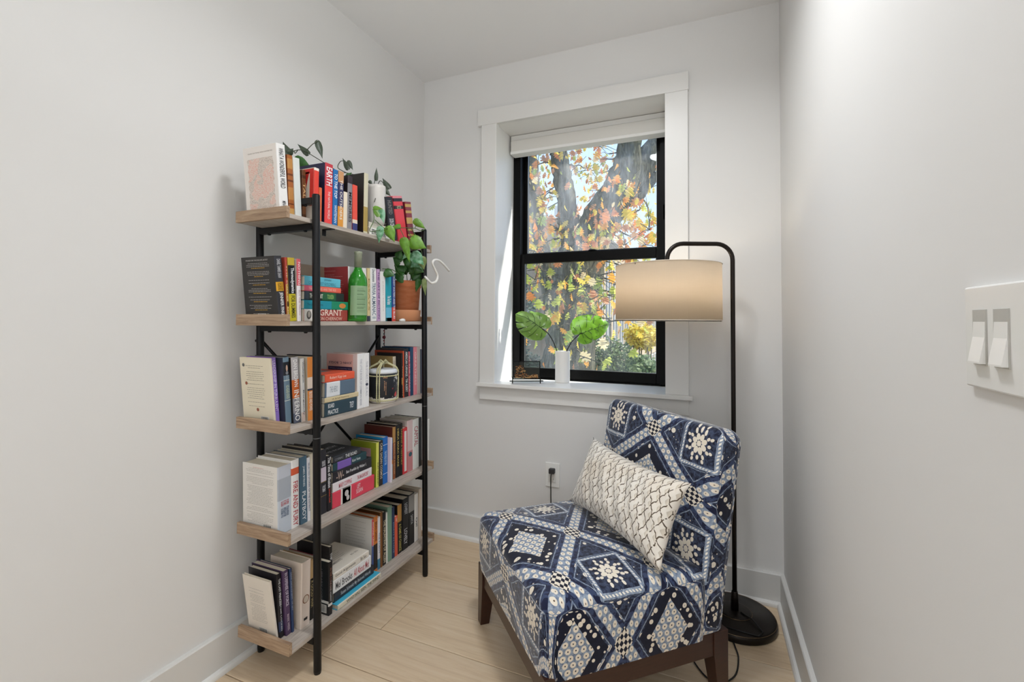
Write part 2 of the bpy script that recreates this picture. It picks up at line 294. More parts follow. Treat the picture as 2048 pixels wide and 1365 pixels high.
(('S', 2, -1.195, 1.6864, 0.0118, 0.1939, 1.8), 0.13, '#c05260', '#d0606e', [], [('IN THE WAKE', 0.1, 0.9, '#f2d3d3', 0.6)], 'very thin rose red book right of AMERICAN CARNAGE', ''),
(('S', 2, -1.195, 1.6993, 0.0225, 0.2125, 1.51), 0.155, '#163a58', '#1a4466', [], [], 'plain navy book near the far end of the third shelf', ''),
(('S', 2, -1.195, 1.7229, 0.0265, 0.2112, 1.64), 0.15, '#d97f88', '#e98b93', [], [('GREATNESS', 0.1, 0.8, '#f8dcd9', 0.4)], 'pink book near the far end of the third shelf', ''),
(('S', 2, -1.195, 1.7512, 0.0236, 0.211, 1.71), 0.15, '#c9b5ac', '#d3c3bb', [], [], 'pale beige book beside the far front post, third shelf', ''),
(('S', 2, -1.195, 1.7767, 0.0262, 0.1971, 1.74), 0.15, '#414a55', '#4a5462', [], [], 'slate grey book behind the far front post, third shelf', ''),
(('S', 3, -1.2173, 1.0486, 0.0494, 0.2095, 1.83), 0.155, '#e7e3dc', '#c9d0d9', [(0.0, 0.18, '#c6cad3'), (0.18, 0.5, '#aeb4bd')], [('FLYERS', 0.52, 0.59, '#c95a62', 0.6), ('THE PASSAGE', 0.62, 0.7, '#4a5f7e', 0.6), ('OF POWER', 0.7, 0.76, '#4a5f7e', 0.6)], 'very thick white biography with a standing figure on its spine, fourth shelf', 'blurbwhite'),
(('S', 3, -1.2166, 1.0986, 0.0299, 0.2174, 1.83), 0.15, '#e8e4df', '#f3f1ee', [(0.12, 0.22, '#d9623f')], [('FIRE AND FURY', 0.32, 0.97, '#c2474c', 0.62)], 'white book titled FIRE AND FURY in red letters', ''),
(('S', 3, -1.216, 1.1327, 0.0288, 0.2184, 2.32), 0.15, '#4a5660', '#4f6e82', [], [('JAMES BYRNES', 0.14, 0.45, '#dfe8ec', 0.35), ('PLAYBOY', 0.52, 0.95, '#eef2f4', 0.5)], 'blue-grey book right of FIRE AND FURY', ''),
(('S', 3, -1.2156, 1.1621, 0.0125, 0.2098, 2.32), 0.14, '#dedbd4', '#e9e8ea', [], [('SELECTED STORIES OF THE DISTRICT', 0.08, 0.85, '#5f5f78', 0.5)], 'narrow white book with violet lettering left of the near front post, fourth shelf', ''),
(('S', 3, -1.2154, 1.1753, 0.0161, 0.2195, 2.34), 0.15, '#d3ccba', '#d9d1bb', [], [], 'cream hardback partly behind the near front post, fourth shelf', ''),
(('S', 3, -1.215, 1.1931, 0.0231, 0.2275, 2.36), 0.15, '#2e2b2a', '#3a3735', [], [], 'dark jacketed tall book behind the near front post, fourth shelf', ''),
(('S', 3, -1.2146, 1.2179, 0.0261, 0.2206, 2.15), 0.15, '#25252a', '#2b2b31', [(0.28, 0.5, '#cfc3d0'), (0.505, 0.51, '#b99a52'), (0.72, 0.725, '#b99a52')], [('RICHARD POWERS', 0.18, 0.26, '#e7e7ea', 0.6), ('THE ICEMAN', 0.56, 0.66, '#e7e7ea', 0.55)], 'black book with pale portrait panel and gold lines right of the near post, fourth shelf', ''),
(('S', 3, -1.2142, 1.2456, 0.0198, 0.1931, 1.93), 0.15, '#1c1c20', '#202025', [], [('The Time of Illusion', 0.03, 0.58, '#f6f6f6', 0.7), ('Jonathan Schell', 0.6, 0.85, '#e0503a', 0.5)], 'black book titled The Time of Illusion left of the fourth shelf stack', ''),
(('L', 3, -1.213, 1.2674, 1.4874, 0.4565, 0.0564), 0.15, '#d93f55', '#e64a5f', [(0.18, 0.42, '#e6ded6'), (0.22, 0.4, '#2b2a2b')], [('LEFT', 0.56, 0.64, '#f7e0e2', 0.28, 0.22), ('SUSAN', 0.54, 0.7, '#f7e0e2', 0.28, -0.1)], 'thick pink-red book with a monochrome photo on its spine, fourth shelf stack', 'bwphoto'),
(('L', 3, -1.213, 1.2674, 1.4716, 0.513, 0.0329), 0.15, '#e9dfe0', '#eee7ea', [], [('MARY COPPING', 0.14, 0.46, '#cf6474', 0.5), ('THE MAGNIFICENT', 0.6, 0.9, '#cf6474', 0.45)], 'white book with red lettering above the pink-red one in the fourth shelf stack', ''),
(('L', 3, -1.213, 1.2674, 1.4696, 0.5458, 0.0402), 0.15, '#232227', '#2a292f', [], [('Ben Franklin by Walter I.', 0.32, 0.85, '#e9e9ec', 0.35), ('-W-', 0.08, 0.26, '#cdb4a5', 0.7)], 'black glossy book in the middle of the fourth shelf stack', ''),
(('L', 3, -1.213, 1.2674, 1.44, 0.586, 0.0288), 0.14, '#1f3a40', '#27474e', [(0.12, 0.52, '#7f62b5')], [('Kurt Vonn', 0.55, 0.8, '#dfe7e9', 0.35)], 'dark teal book with purple panel in the fourth shelf stack', ''),
(('L', 3, -1.213, 1.2674, 1.4073, 0.6148, 0.0245), 0.16, '#2c2e33', '#33363b', [], [('CORMAC', 0.05, 0.35, '#8f9196', 0.35), ('THE ROAD', 0.42, 0.85, '#eceeee', 0.5)], 'dark book titled THE ROAD on top of the fourth shelf stack', 'covertop'),
(('S', 3, -1.2109, 1.4995, 0.0153, 0.177, 0.77), 0.13, '#8f9a2c', '#dfe06a', [], [('KURT VONNEGET', 0.45, 0.95, '#4a4d1e', 0.5)], 'olive and yellow paperback right of the fourth shelf stack', 'olivepanel'),
(('S', 3, -1.2107, 1.5159, 0.0234, 0.1789, 0.93), 0.13, '#2a2623', '#2f2925', [], [('CARL SAGAN COSMOS', 0.05, 0.85, '#e3d6bf', 0.55)], 'black paperback with COSMOS on its spine', ''),
(('S', 3, -1.2104, 1.5403, 0.0289, 0.1883, 1.05), 0.14, '#1c86b8', '#1c6cc0', [(0.16, 0.17, '#dfe9f2'), (0.78, 0.79, '#dfe9f2')], [('THE WORLD OF THE', 0.3, 0.6, '#bfe0f5', 0.5)], 'bright blue book in the fourth shelf row', ''),
(('S', 3, -1.195, 1.5698, 0.0075, 0.1828, 1.05), 0.13, '#e8d6de', '#eee3ea', [], [], 'very thin pinkish white booklet between two blue books', ''),
(('S', 3, -1.21, 1.5779, 0.0237, 0.1732, 1.05), 0.12, '#2a78b8', '#2f83c6', [(0.52, 0.62, '#e89a52'), (0.62, 1.0, '#bfe3ee')], [('CLIVE BRETT', 0.08, 0.5, '#e3f1fa', 0.5)], 'blue, orange and pale blue book in the fourth shelf row', ''),
(('S', 3, -1.2098, 1.6022, 0.0187, 0.2177, 1.05), 0.15, '#5e2a22', '#9a5a36', [(0.0, 0.3, '#b3884e')], [('THE MAKING OF A NATION', 0.2, 0.9, '#d8a878', 0.5)], 'brown spined book with dark red cover in the fourth shelf row', ''),
(('S', 3, -1.2095, 1.6222, 0.0277, 0.2225, 1.17), 0.155, '#17171a', '#1b1c20', [], [('HERA MARC MARE', 0.08, 0.8, '#d9c06a', 0.4)], 'black book with gold letters, left of the pair in the fourth shelf row', ''),
(('S', 3, -1.2093, 1.6506, 0.0184, 0.2223, 1.19), 0.15, '#1c1b1a', '#211f1d', [], [('SAPIENS A HISTORY', 0.1, 0.8, '#bfa252', 0.5)], 'black book with gold letters, right of the pair in the fourth shelf row', ''),
(('S', 3, -1.209, 1.6703, 0.0327, 0.1979, 1.39), 0.12, '#c8323c', '#d83a42', [(0.03, 0.97, '#d83a42')], [], 'red book with a white rounded spine panel, fourth shelf', 'whitepanel'),
(('S', 3, -1.2087, 1.7036, 0.0399, 0.2249, 1.39), 0.15, '#d9cdc6', '#dfc4c2', [(0.6, 1.0, '#d08a8c')], [], 'cream and dusty pink book with round emblem left of CAPITAL', 'emblem2'),
(('S', 3, -1.2083, 1.7443, 0.0452, 0.2218, 1.44), 0.155, '#e4e3dc', '#efefe9', [], [('CAPITAL', 0.15, 0.55, '#c0626a', 0.65)], 'white book titled CAPITAL in red letters', ''),
(('S', 3, -1.208, 1.791, 0.0221, 0.221, 1.67), 0.15, '#1e1e20', '#232326', [], [], 'black book right of CAPITAL by the far front post', ''),
(('S', 3, -1.208, 1.8212, 0.0502, 0.2013, 0), 0.14, '#e9e9e4', '#f0f0eb', [], [], 'white book leaning beyond the far front post, fourth shelf', ''),
(('S', 4, -1.2349, 1.0657, 0.0075, 0.1945, 8.89), 0.12, '#e6ddd0', '#e8dfd3', [], [], 'small white paperback with barcode leaning at the near end of the bottom shelf', 'blurbwhite2'),
(('S', 4, -1.2304, 1.0739, 0.0158, 0.2052, 4.77), 0.125, '#211f24', '#232126', [(0.74, 0.9, '#34405e')], [('THE LAST PRINCESS', 0.08, 0.5, '#eeeeee', 0.45), ('TIME LOCKED', 0.5, 0.9, '#cfcfd4', 0.3)], 'black book behind the small white paperback, bottom shelf', ''),
(('S', 4, -1.2215, 1.0904, 0.0188, 0.2089, 4.78), 0.14, '#4b3655', '#54405f', [], [('IN DEFENSE OF FORCE', 0.04, 0.55, '#d9cfe0', 0.55), ('MARK WEISS', 0.68, 0.93, '#c9b7c0', 0.4)], 'dark purple book titled IN DEFENSE OF FORCE, bottom shelf', ''),
(('S', 4, -1.2191, 1.1099, 0.0088, 0.2064, 4.2), 0.14, '#2b3a58', '#31436a', [], [('DEAR DELINQUENT OF SIN', 0.06, 0.65, '#a9b5ca', 0.5)], 'navy book between the purple and the thick white one, bottom shelf', ''),
(('S', 4, -1.205, 1.1304, 0.0369, 0.21, 0), 0.14, '#e3d3c4', '#ecdccf', [], [], 'thick white book with oval picture low on its spine, bottom shelf', 'blurboval'),
(('S', 4, -1.2136, 1.1772, 0.0171, 0.1992, 1.61), 0.14, '#c9a878', '#c9a878', [(0.32, 1.0, '#201f1e')], [('A GOOD WAR', 0.35, 0.8, '#b9a87a', 0.6)], 'tan and black book left of the near front post, bottom shelf', ''),
(('S', 4, -1.2122, 1.1949, 0.0231, 0.1933, 1.61), 0.14, '#7a2b3a', '#3d6f7a', [], [], 'teal spined book with dark red cover behind the near front post, bottom shelf', ''),
(('S', 4, -1.175, 1.2186, 0.0177, 0.1784, 1.0), 0.12, '#17171a', '#1e1d20', [(0.78, 0.83, '#dcd9d4')], [('IN THE COMPANY', 0.12, 0.55, '#a06a5a', 0.35), ('THE CASE AGAINST', 0.35, 0.75, '#d9d9dc', 0.3)], 'black library book with barcode sticker and white band, bottom shelf', 'barcode'),
(('S', 4, -1.19, 1.2369, 0.0135, 0.2194, 1.0), 0.15, '#221f20', '#1f1e20', [], [('THE SEARCH', 0.1, 0.45, '#eeeeee', 0.6)], 'tall black book behind the library book, bottom shelf', ''),
(('L', 4, -1.168, 1.2535, 1.4803, 0.1265, 0.017), 0.155, '#46b2d2', '#e2dcc6', [], [('WHO HAS SEEN THE WIND', 0.18, 0.95, '#4a4a3a', 0.6)], 'light blue covered book titled WHO HAS SEEN THE WIND, lowest of the bottom stack', ''),
(('L', 4, -1.19, 1.2587, 1.4645, 0.1435, 0.0322), 0.15, '#2a2b30', '#33343b', [], [('Susan Schmidt My Beloved World', 0.15, 0.9, '#c9cdd2', 0.5)], 'black book in the bottom shelf stack under the white memoir', ''),
(('L', 4, -1.19, 1.2524, 1.447, 0.1757, 0.0449), 0.155, '#e9e8ea', '#f1f1f2', [], [('Mel Brooks', 0.06, 0.48, '#4a4a50', 0.55), ('All About Me!', 0.52, 0.94, '#c9626a', 0.6)], 'white memoir with dark and red handwriting-style title in the bottom stack', ''),
(('L', 4, -1.19, 1.2524, 1.4345, 0.2206, 0.0249), 0.17, '#e9e1d3', '#eee8dd', [], [('Good Arguments', 0.05, 0.6, '#77716a', 0.5), ('Bo Seo', 0.75, 0.92, '#77716a', 0.5)], 'white book titled Good Arguments on top of the bottom stack', 'gatop'),
(('S', 4, -1.2115, 1.4809, 0.0098, 0.2121, 0.8), 0.16, '#e3e0da', '#d8505a', [(0.48, 1.0, '#4a5f9a')], [('MICHAEL LEWIS', 0.05, 0.5, '#f7e3e3', 0.6)], 'white covered book with red and blue spine behind the bottom stack', 'blurblite'),
(('S', 4, -1.2116, 1.4924, 0.0227, 0.2177, 1.09), 0.14, '#a65a30', '#dc8440', [(0.5, 0.95, '#2a2422')], [('BRIAN GREENE', 0.1, 0.45, '#5a2f18', 0.6)], 'orange and black book right of the red and blue spine, bottom shelf', ''),
(('S', 4, -1.2117, 1.5165, 0.0155, 0.2066, 1.31), 0.14, '#eae7e4', '#eceaf0', [(0.8, 1.0, '#3f86a8')], [('THE ROBOT', 0.3, 0.7, '#6a7ea8', 0.5)], 'white book with blue foot on the bottom shelf', ''),
(('S', 4, -1.2118, 1.5335, 0.0141, 0.221, 1.54), 0.14, '#6b431f', '#83552a', [], [], 'thin brown book left of a black one, bottom shelf', ''),
(('S', 4, -1.2119, 1.5487, 0.0198, 0.2153, 1.67), 0.14, '#1a1a1c', '#222123', [], [('THE HAUNTING OF ALLEN', 0.15, 0.95, '#e2d7b8', 0.7)], 'black book with cream letters in the middle of the bottom shelf', ''),
(('S', 4, -1.212, 1.5699, 0.0097, 0.2073, 1.89), 0.13, '#e3e0da', '#e8e6e0', [], [], 'thin white booklet left of the green book, bottom shelf', ''),
(('S', 4, -1.2121, 1.5812, 0.0265, 0.224, 1.58), 0.15, '#6e8a76', '#7fa08a', [], [], 'sage green book on the bottom shelf', ''),
(('S', 4, -1.2122, 1.6093, 0.0169, 0.2133, 1.62), 0.14, '#26344f', '#2c3d5f', [], [('ESSAYS IN LOVE', 0.3, 0.9, '#8fa3c4', 0.4)], 'dark navy book right of the sage green one, bottom shelf', ''),
(('S', 4, -1.2123, 1.6273, 0.0197, 0.1666, 1.79), 0.12, '#d9583e', '#e2634a', [], [('ORBIT', 0.04, 0.14, '#f3d9c4', 0.5)], 'short orange-red book on the bottom shelf', ''),
(('S', 4, -1.2124, 1.6486, 0.0265, 0.2077, 1.65), 0.15, '#191718', '#1f1c1b', [(0.0, 0.35, '#b98a48')], [('A GAME OF CHANCE', 0.4, 0.95, '#c9c06a', 0.6)], 'black book with gold head on the bottom shelf', ''),
(('S', 4, -1.2125, 1.6784, 0.0439, 0.2199, 0.23), 0.155, '#17171a', '#1b1b1e', [], [('LOVEST', 0.1, 0.32, '#c9c9cc', 0.45), ('LOVELY', 0.6, 0.9, '#d9d9dc', 0.5)], 'wide black book near the far end of the bottom shelf', ''),
(('S', 4, -1.2127, 1.726, 0.0419, 0.2239, 1.02), 0.155, '#19191b', '#202022', [(0.02, 0.35, '#8f8c88')], [('SANTA', 0.42, 0.6, '#bdbdbd', 0.4)], 'black book with grey portrait at the top of its spine, bottom shelf', ''),
(('S', 4, -1.2129, 1.7697, 0.0275, 0.2107, 1.34), 0.14, '#e9e6e0', '#f0ede8', [], [('Oil!', 0.5, 0.7, '#3a3a3a', 0.5)], 'white book near the far end of the bottom shelf', ''),
(('S', 4, -1.213, 1.8012, 0.0222, 0.2231, 0), 0.15, '#d9c7b2', '#dfcfbd', [], [], 'tan book last on the bottom shelf', ''),
]
PL = [[[-1.15, 1.547, 1.5071], [-1.1819, 1.5337, 1.5008], 0.0244, 'l'], [[-1.15, 1.413, 1.5196], [-1.1709, 1.4031, 1.5575], 0.019, 'l'], [[-1.15, 1.3866, 1.5461], [-1.1189, 1.3999, 1.5407], 0.0169, 'l'], [[-1.15, 1.4271, 1.5458], [-1.1396, 1.433, 1.4941], 0.0269, 'v'], [[-1.14, 1.4103, 1.4744], [-1.1455, 1.4097, 1.4138], 0.0303, 'v'], [[-1.14, 1.4548, 1.4828], [-1.1153, 1.4669, 1.4248], 0.0427, 'l'], [[-1.13, 1.541, 1.4517], [-1.1136, 1.5499, 1.3831], 0.0404, 'l'], [[-1.12, 1.5816, 1.4536], [-1.0614, 1.6073, 1.4191], 0.0617, 'l'], [[-1.13, 1.5616, 1.4305], [-1.1152, 1.5699, 1.3592], 0.0326, 'l'], [[-1.13, 1.5828, 1.4027], [-1.1548, 1.5732, 1.3717], 0.0247, 'v'], [[-1.12, 1.655, 1.3909], [-1.1084, 1.6614, 1.3378], 0.0426, 'o'], [[-1.15, 1.6474, 1.55], [-1.1068, 1.6667, 1.514], 0.0321, 'l'], [[-1.14, 1.6698, 1.3829], [-1.1758, 1.6556, 1.3504], 0.0516, 'v'], [[-1.135, 1.6181, 1.4037], [-1.0927, 1.6373, 1.3557], 0.0545, 'v'], [[-1.2, 1.6176, 1.3685], [-1.2293, 1.6046, 1.3895], 0.0552, 'd'], [[-1.2, 1.6395, 1.3281], [-1.2354, 1.6236, 1.36], 0.0558, 'd'], [[-1.19, 1.6262, 1.3115], [-1.237, 1.6063, 1.3154], 0.0468, 'd'], [[-1.2, 1.5194, 1.3203], [-1.1628, 1.5356, 1.3024], 0.0405, 'd'], [[-1.2, 1.6602, 1.3627], [-1.1639, 1.6745, 1.3954], 0.065, 'd'], [[-1.2, 1.6828, 1.3324], [-1.1636, 1.6972, 1.3654], 0.0613, 'd'], [[-1.19, 1.6265, 1.2945], [-1.2155, 1.6159, 1.2901], 0.0255, 'd'], [[-1.19, 1.699, 1.3006], [-1.1575, 1.7119, 1.3272], 0.0528, 'd'], [[-1.21, 1.6855, 1.344], [-1.2403, 1.6726, 1.3481], 0.0483, 'd'], [[-1.16, 1.7009, 1.2999], [-1.1723, 1.6973, 1.2451], 0.0306, 'd'], [[-1.12, 1.6796, 1.297], [-1.1143, 1.684, 1.2283], 0.0215, 'o'], [[-1.2, 1.689, 1.388], [-1.216, 1.681, 1.4318], 0.0527, 'd'], [[-1.18, 1.7218, 1.3355], [-1.1597, 1.7314, 1.298], 0.0444, 'd'], [[-1.17, 1.6841, 1.3533], [-1.134, 1.6999, 1.3318], 0.0479, 'd'], [[-1.2, 1.6, 1.3876], [-1.1843, 1.6057, 1.4193], 0.0379, 'd']]
PS = [[[-1.22, 1.7007, 1.2838], [-1.21, 1.6745, 1.3428], [-1.2, 1.6384, 1.3817]], [[-1.22, 1.7119, 1.2847], [-1.2, 1.7123, 1.3464], [-1.19, 1.7122, 1.3904]], [[-1.22, 1.6897, 1.283], [-1.2, 1.6188, 1.3112], [-1.2, 1.5676, 1.3314], [-1.2, 1.5035, 1.3288]], [[-1.22, 1.7194, 1.2852], [-1.19, 1.7212, 1.3247], [-1.17, 1.7065, 1.3667]], [[-1.22, 1.6751, 1.2819], [-1.2, 1.6116, 1.3254], [-1.2, 1.5838, 1.354]], [[-1.21, 1.7203, 1.285], [-1.17, 1.7156, 1.3014], [-1.13, 1.6877, 1.2655]], [[-1.2, 1.6983, 1.3008], [-1.14, 1.6582, 1.403], [-1.14, 1.6232, 1.4998], [-1.14, 1.5604, 1.5007], [-1.14, 1.5015, 1.4856], [-1.14, 1.4398, 1.4742], [-1.14, 1.3544, 1.4491], [-1.145, 1.3816, 1.4975], [-1.15, 1.3811, 1.5392]], [[-1.14, 1.4398, 1.4742], [-1.145, 1.4104, 1.4881], [-1.15, 1.3933, 1.5003]], [[-1.14, 1.574, 1.5033], [-1.14, 1.6375, 1.5131], [-1.13, 1.6674, 1.5072], [-1.135, 1.7091, 1.5239]], [[-1.14, 1.5338, 1.4917], [-1.13, 1.5406, 1.4678], [-1.13, 1.5614, 1.4407]], [[-1.14, 1.6232, 1.4998], [-1.13, 1.6423, 1.4642], [-1.125, 1.6618, 1.4241], [-1.12, 1.6703, 1.3821]], [[-1.14, 1.5843, 1.5031], [-1.13, 1.5883, 1.4761], [-1.12, 1.5956, 1.4518]], [[-1.15, 1.6518, 1.5186], [-1.15, 1.6661, 1.543], [-1.15, 1.6474, 1.55]]]
VL = [[[-1.33, 1.1585, 1.698], [-1.349, 1.1493, 1.7393], 0.0346, 'k'], [[-1.33, 1.1564, 1.6955], [-1.314, 1.1626, 1.7146], 0.0242, 'k'], [[-1.33, 1.2406, 1.7239], [-1.3666, 1.2241, 1.7617], 0.0236, 'k'], [[-1.33, 1.2859, 1.7862], [-1.3131, 1.2948, 1.7231], 0.0279, 'k'], [[-1.33, 1.184, 1.6871], [-1.2784, 1.2066, 1.6577], 0.0351, 'd'], [[-1.33, 1.2835, 1.6823], [-1.2923, 1.2988, 1.7011], 0.026, 'd'], [[-1.33, 1.4431, 1.7313], [-1.3521, 1.4324, 1.7775], 0.0222, 'k'], [[-1.33, 1.4452, 1.7645], [-1.3134, 1.4532, 1.7283], 0.0182, 'k'], [[-1.33, 1.4383, 1.6954], [-1.3114, 1.4456, 1.7156], 0.0201, 'd'], [[-1.22, 1.4806, 1.6849], [-1.2179, 1.48, 1.737], 0.016, 'k'], [[-1.22, 1.4393, 1.6692], [-1.2074, 1.445, 1.6575], 0.0157, 'k'], [[-1.22, 1.5663, 1.6756], [-1.2467, 1.5537, 1.7193], 0.0293, 'k'], [[-1.22, 1.5309, 1.662], [-1.1936, 1.5429, 1.6313], 0.0205, 'k']]
VS = [[[-1.22, 1.482, 1.6207], [-1.22, 1.4872, 1.6625], [-1.22, 1.469, 1.6635], [-1.22, 1.4394, 1.6613]], [[-1.22, 1.4873, 1.6584], [-1.22, 1.5051, 1.6878], [-1.22, 1.5273, 1.6817], [-1.22, 1.5312, 1.6496]], [[-1.22, 1.469, 1.6635], [-1.22, 1.4774, 1.6941]], [[-1.22, 1.4873, 1.6584], [-1.205, 1.4638, 1.6146], [-1.175, 1.4192, 1.5771]], [[-1.26, 1.4866, 1.6789], [-1.33, 1.4983, 1.7191], [-1.33, 1.4351, 1.7127], [-1.33, 1.3996, 1.704], [-1.33, 1.3343, 1.7133], [-1.33, 1.2826, 1.7213], [-1.33, 1.2314, 1.7281], [-1.33, 1.1961, 1.7232], [-1.33, 1.1564, 1.6955]], [[-1.33, 1.2357, 1.7369], [-1.33, 1.2626, 1.7684], [-1.33, 1.2859, 1.7862]], [[-1.33, 1.4351, 1.7127], [-1.33, 1.3886, 1.7185], [-1.33, 1.3987, 1.7455], [-1.33, 1.4148, 1.7547]], [[-1.33, 1.1961, 1.7232], [-1.33, 1.1836, 1.7065], [-1.33, 1.1791, 1.7155]]]
CU = [[-1.22, 1.7421, 1.2937], [-1.21, 1.731, 1.3195], [-1.2, 1.7434, 1.3293], [-1.19, 1.7524, 1.3208], [-1.17, 1.7422, 1.3305], [-1.13, 1.7099, 1.3085], [-1.12, 1.7345, 1.2883], [-1.11, 1.7593, 1.2967], [-1.11, 1.7712, 1.3223], [-1.11, 1.7501, 1.347], [-1.11, 1.7293, 1.3713], [-1.11, 1.7411, 1.3882], [-1.11, 1.7782, 1.3927], [-1.11, 1.8212, 1.3796], [-1.11, 1.8707, 1.3548]]
# ---------------------------------------------------------------- room shell
XL, XR, YB, ZC = -1.4368, .278, 2.1378, 2.44
def paint(h, bump=.05):
    m, t = newmat(.75, .25); c = t.coord()
    n = t.noise(c, 2.2, 3)
    t.base(t.mix(n*.5, srgb(h), tuple(x*.97 for x in srgb(h)[:3])+(1,)))
    t.bump(t.noise(c, 420, 2), bump, .0006); return m
M_WALL = paint('#e6e5e3'); M_CEIL = paint('#f3f3f3')
M_TRIM = mat('#e9e8e5', .35); M_BASE = mat('#dcdbd8', .4)

# walls (slabs with real thickness)
struct('wall_left', MB().box(XL-.12, XL, -3.3, YB+.24, -.1, ZC+.1), M_WALL)
OX0, OX1, OZ0, OZ1 = -.9911, -.1674, .79, 2.133
wb_ = MB()
wb_.box(XL-.12, OX0-.012, YB, YB+.24, -.1, ZC+.1); wb_.box(OX1+.012, XR+.12, YB, YB+.24, -.1, ZC+.1)
wb_.box(OX0-.012, OX1+.012, YB, YB+.24, -.1, OZ0-.01); wb_.box(OX0-.012, OX1+.012, YB, YB+.24, OZ1+.012, ZC+.1)
struct('wall_back', wb_, M_WALL)
struct('wall_right', MB().box(XR, XR+.12, .36, YB+.24, -.1, ZC+.1), M_WALL)
struct('wall_right_return', MB().box(XR+.12, 2.72, .36, .48, -.1, ZC+.1), M_WALL)
struct('wall_far_right', MB().box(2.6, 2.72, -3.3, .36, -.1, ZC+.1), M_WALL)
struct('wall_rear', MB().box(XL-.12, 2.72, -3.3, -3.18, -.1, ZC+.1), M_WALL)
struct('ceiling', MB().box(XL-.2, 2.8, -3.4, YB+.3, ZC, ZC+.2), M_CEIL)

# floor: wide oak planks, each one a piece
def plank_mat():
    m, t = newmat(.3, .6); g = t.coord('Object')
    info = t.node('ShaderNodeObjectInfo'); rnd = X(t, info.outputs['Random'])
    off = t.comb(rnd*31.0, rnd*17.0, rnd*7.0)
    v = t.node('ShaderNodeVectorMath', operation='ADD'); t.t.links.new(g.o, v.inputs[0]); t.t.links.new(off.o, v.inputs[1])
    gv = X(t, v.outputs[0])
    grain = t.noise(t.mapping(gv, (1.6, 26, 1)), 2.4, 6, .62, .6)
    fine = t.noise(t.mapping(gv, (6, 190, 1)), 2.0, 3, .6)
    c = t.ramp(grain, [(.25, '#c4a580'), (.5, '#e2c8a4'), (.78, '#f0dfc6')])
    c = t.mix(fine*.35, c, srgb('#b99c7a'))
    knot = t.voronoi(t.mapping(gv, (1.2, 3.1, 1)), 1.15)
    k = t.ramp(knot, [(.015, (1, 1, 1, 1)), (.06, (0, 0, 0, 1))])
    c = t.mix(k, c, srgb('#7f664e'))
    hue = t.ramp(rnd, [(0, '#d9c8b2'), (.5, '#e2cfb4'), (1, '#d0b796')])
    mixn = t.node('ShaderNodeMix', data_type='RGBA', blend_type='MULTIPLY'); mixn.inputs[0].default_value = .0
    t.base(t.mix(.35, c, hue))
    t.bump(fine, .12, .001); return m
M_PLANK = plank_mat()
fl = MB().box(XL-.12, 2.72, -3.3, YB+.24, -.12, -.016).build('floor', mat('#2a2019', .9)); fl['kind'] = 'structure'
rs = random.Random(5); pw = .183; row = 0; y = YB - .0135
plank_meshes = {}
while y > -1.1:
    x = XL - rs.uniform(.05, 1.3) if row % 2 else XL - rs.uniform(.3, 1.7)
    y0 = y - pw
    while x < XR + (.0 if y0 > .36 else 2.2):
        L = rs.choice((1.2, 1.5, 1.8))
        xa = max(x, XL-.02); xb = min(x+L, XR+.02 if y0 > .36 else 2.6)
        if xb - xa > .03:
            key = round(xb-xa, 3)
            if key not in plank_meshes:
                plank_meshes[key] = MB().box(.0013, key-.0013, .0013, pw-.0013, -.016, 0, bev=.002).mesh('plank', M_PLANK)
            o = bpy.data.objects.new('plank', plank_meshes[key]); COL.objects.link(o); o.parent = fl; o.location = (xa, y0, 0)
        x += L
    y = y0; row += 1

# baseboards with shoe moulding
def baseboard(name, p0, p1, nrm):
    p0 = Vector(p0); p1 = Vector(p1); n = Vector(nrm)
    prof = [(0, 0), (.0152, 0), (.0152, .1211), (.012, .1245), (0, .1255)]
    shoe = [(.0152, 0), (.0291, 0), (.0291, .006), (.0275, .012), (.0235, .0165), (.0152, .019)]
    e = MB(); s = MB()
    for mb, pf in ((e, prof), (s, shoe)):
        vs = [p + n*a + Vector((0, 0, z)) for p in (p0, p1) for a, z in pf]; k = len(pf)
        fs = [(i, (i+1) % k, (i+1) % k+k, i+k) for i in range(k)] + [tuple(range(k)), tuple(range(k, 2*k))[::-1]]
        mb.add(vs, fs)
    b = struct(name, e, M_BASE); s.build('shoe_moulding', M_TRIM, b)
baseboard('baseboard_left', (XL, -3.18, 0), (XL, YB, 0), (1, 0, 0))
baseboard('baseboard_back', (XL, YB, 0), (XR, YB, 0), (0, -1, 0))
baseboard('baseboard_right', (XR, .36, 0), (XR, YB, 0), (-1, 0, 0))

# ---------------------------------------------------------------- window
win = bpy.data.objects.new('window_1', None); COL.objects.link(win); win['kind'] = 'structure'
M_BLK = mat('#030303', .4, 0, None, .14); M_WOODW = mat('#f0efec', .32)
MB().box(-1.0923, -.0691, YB-.022, YB, 2.1328, 2.2136, bev=.001).build('head_casing', M_TRIM, win)
MB().box(-1.0712, OX0, YB-.02, YB, .809, 2.1328, bev=.001).build('side_casing', M_TRIM, win)
MB().box(OX1, -.0725, YB-.02, YB, .809, 2.1328, bev=.001).build('side_casing', M_TRIM, win)
MB().box(-1.078, -.057, YB-.045, YB+.225, .7915, .809, bev=.0015).build('stool', M_WOODW, win)
MB().box(-1.0712, -.0725, YB-.018, YB, .7235, .7915, bev=.001).build('apron', M_TRIM, win)
t_ = .012
MB().box(OX0-t_, OX0, YB, YB+.225, .809, OZ1+t_).build('jamb', M_WOODW, win); MB().box(OX1, OX1+t_, YB, YB+.225, .809, OZ1+t_).build('jamb', M_WOODW, win)
MB().box(OX0, OX1, YB, YB+.225, OZ1, OZ1+t_).build('jamb', M_WOODW, win)
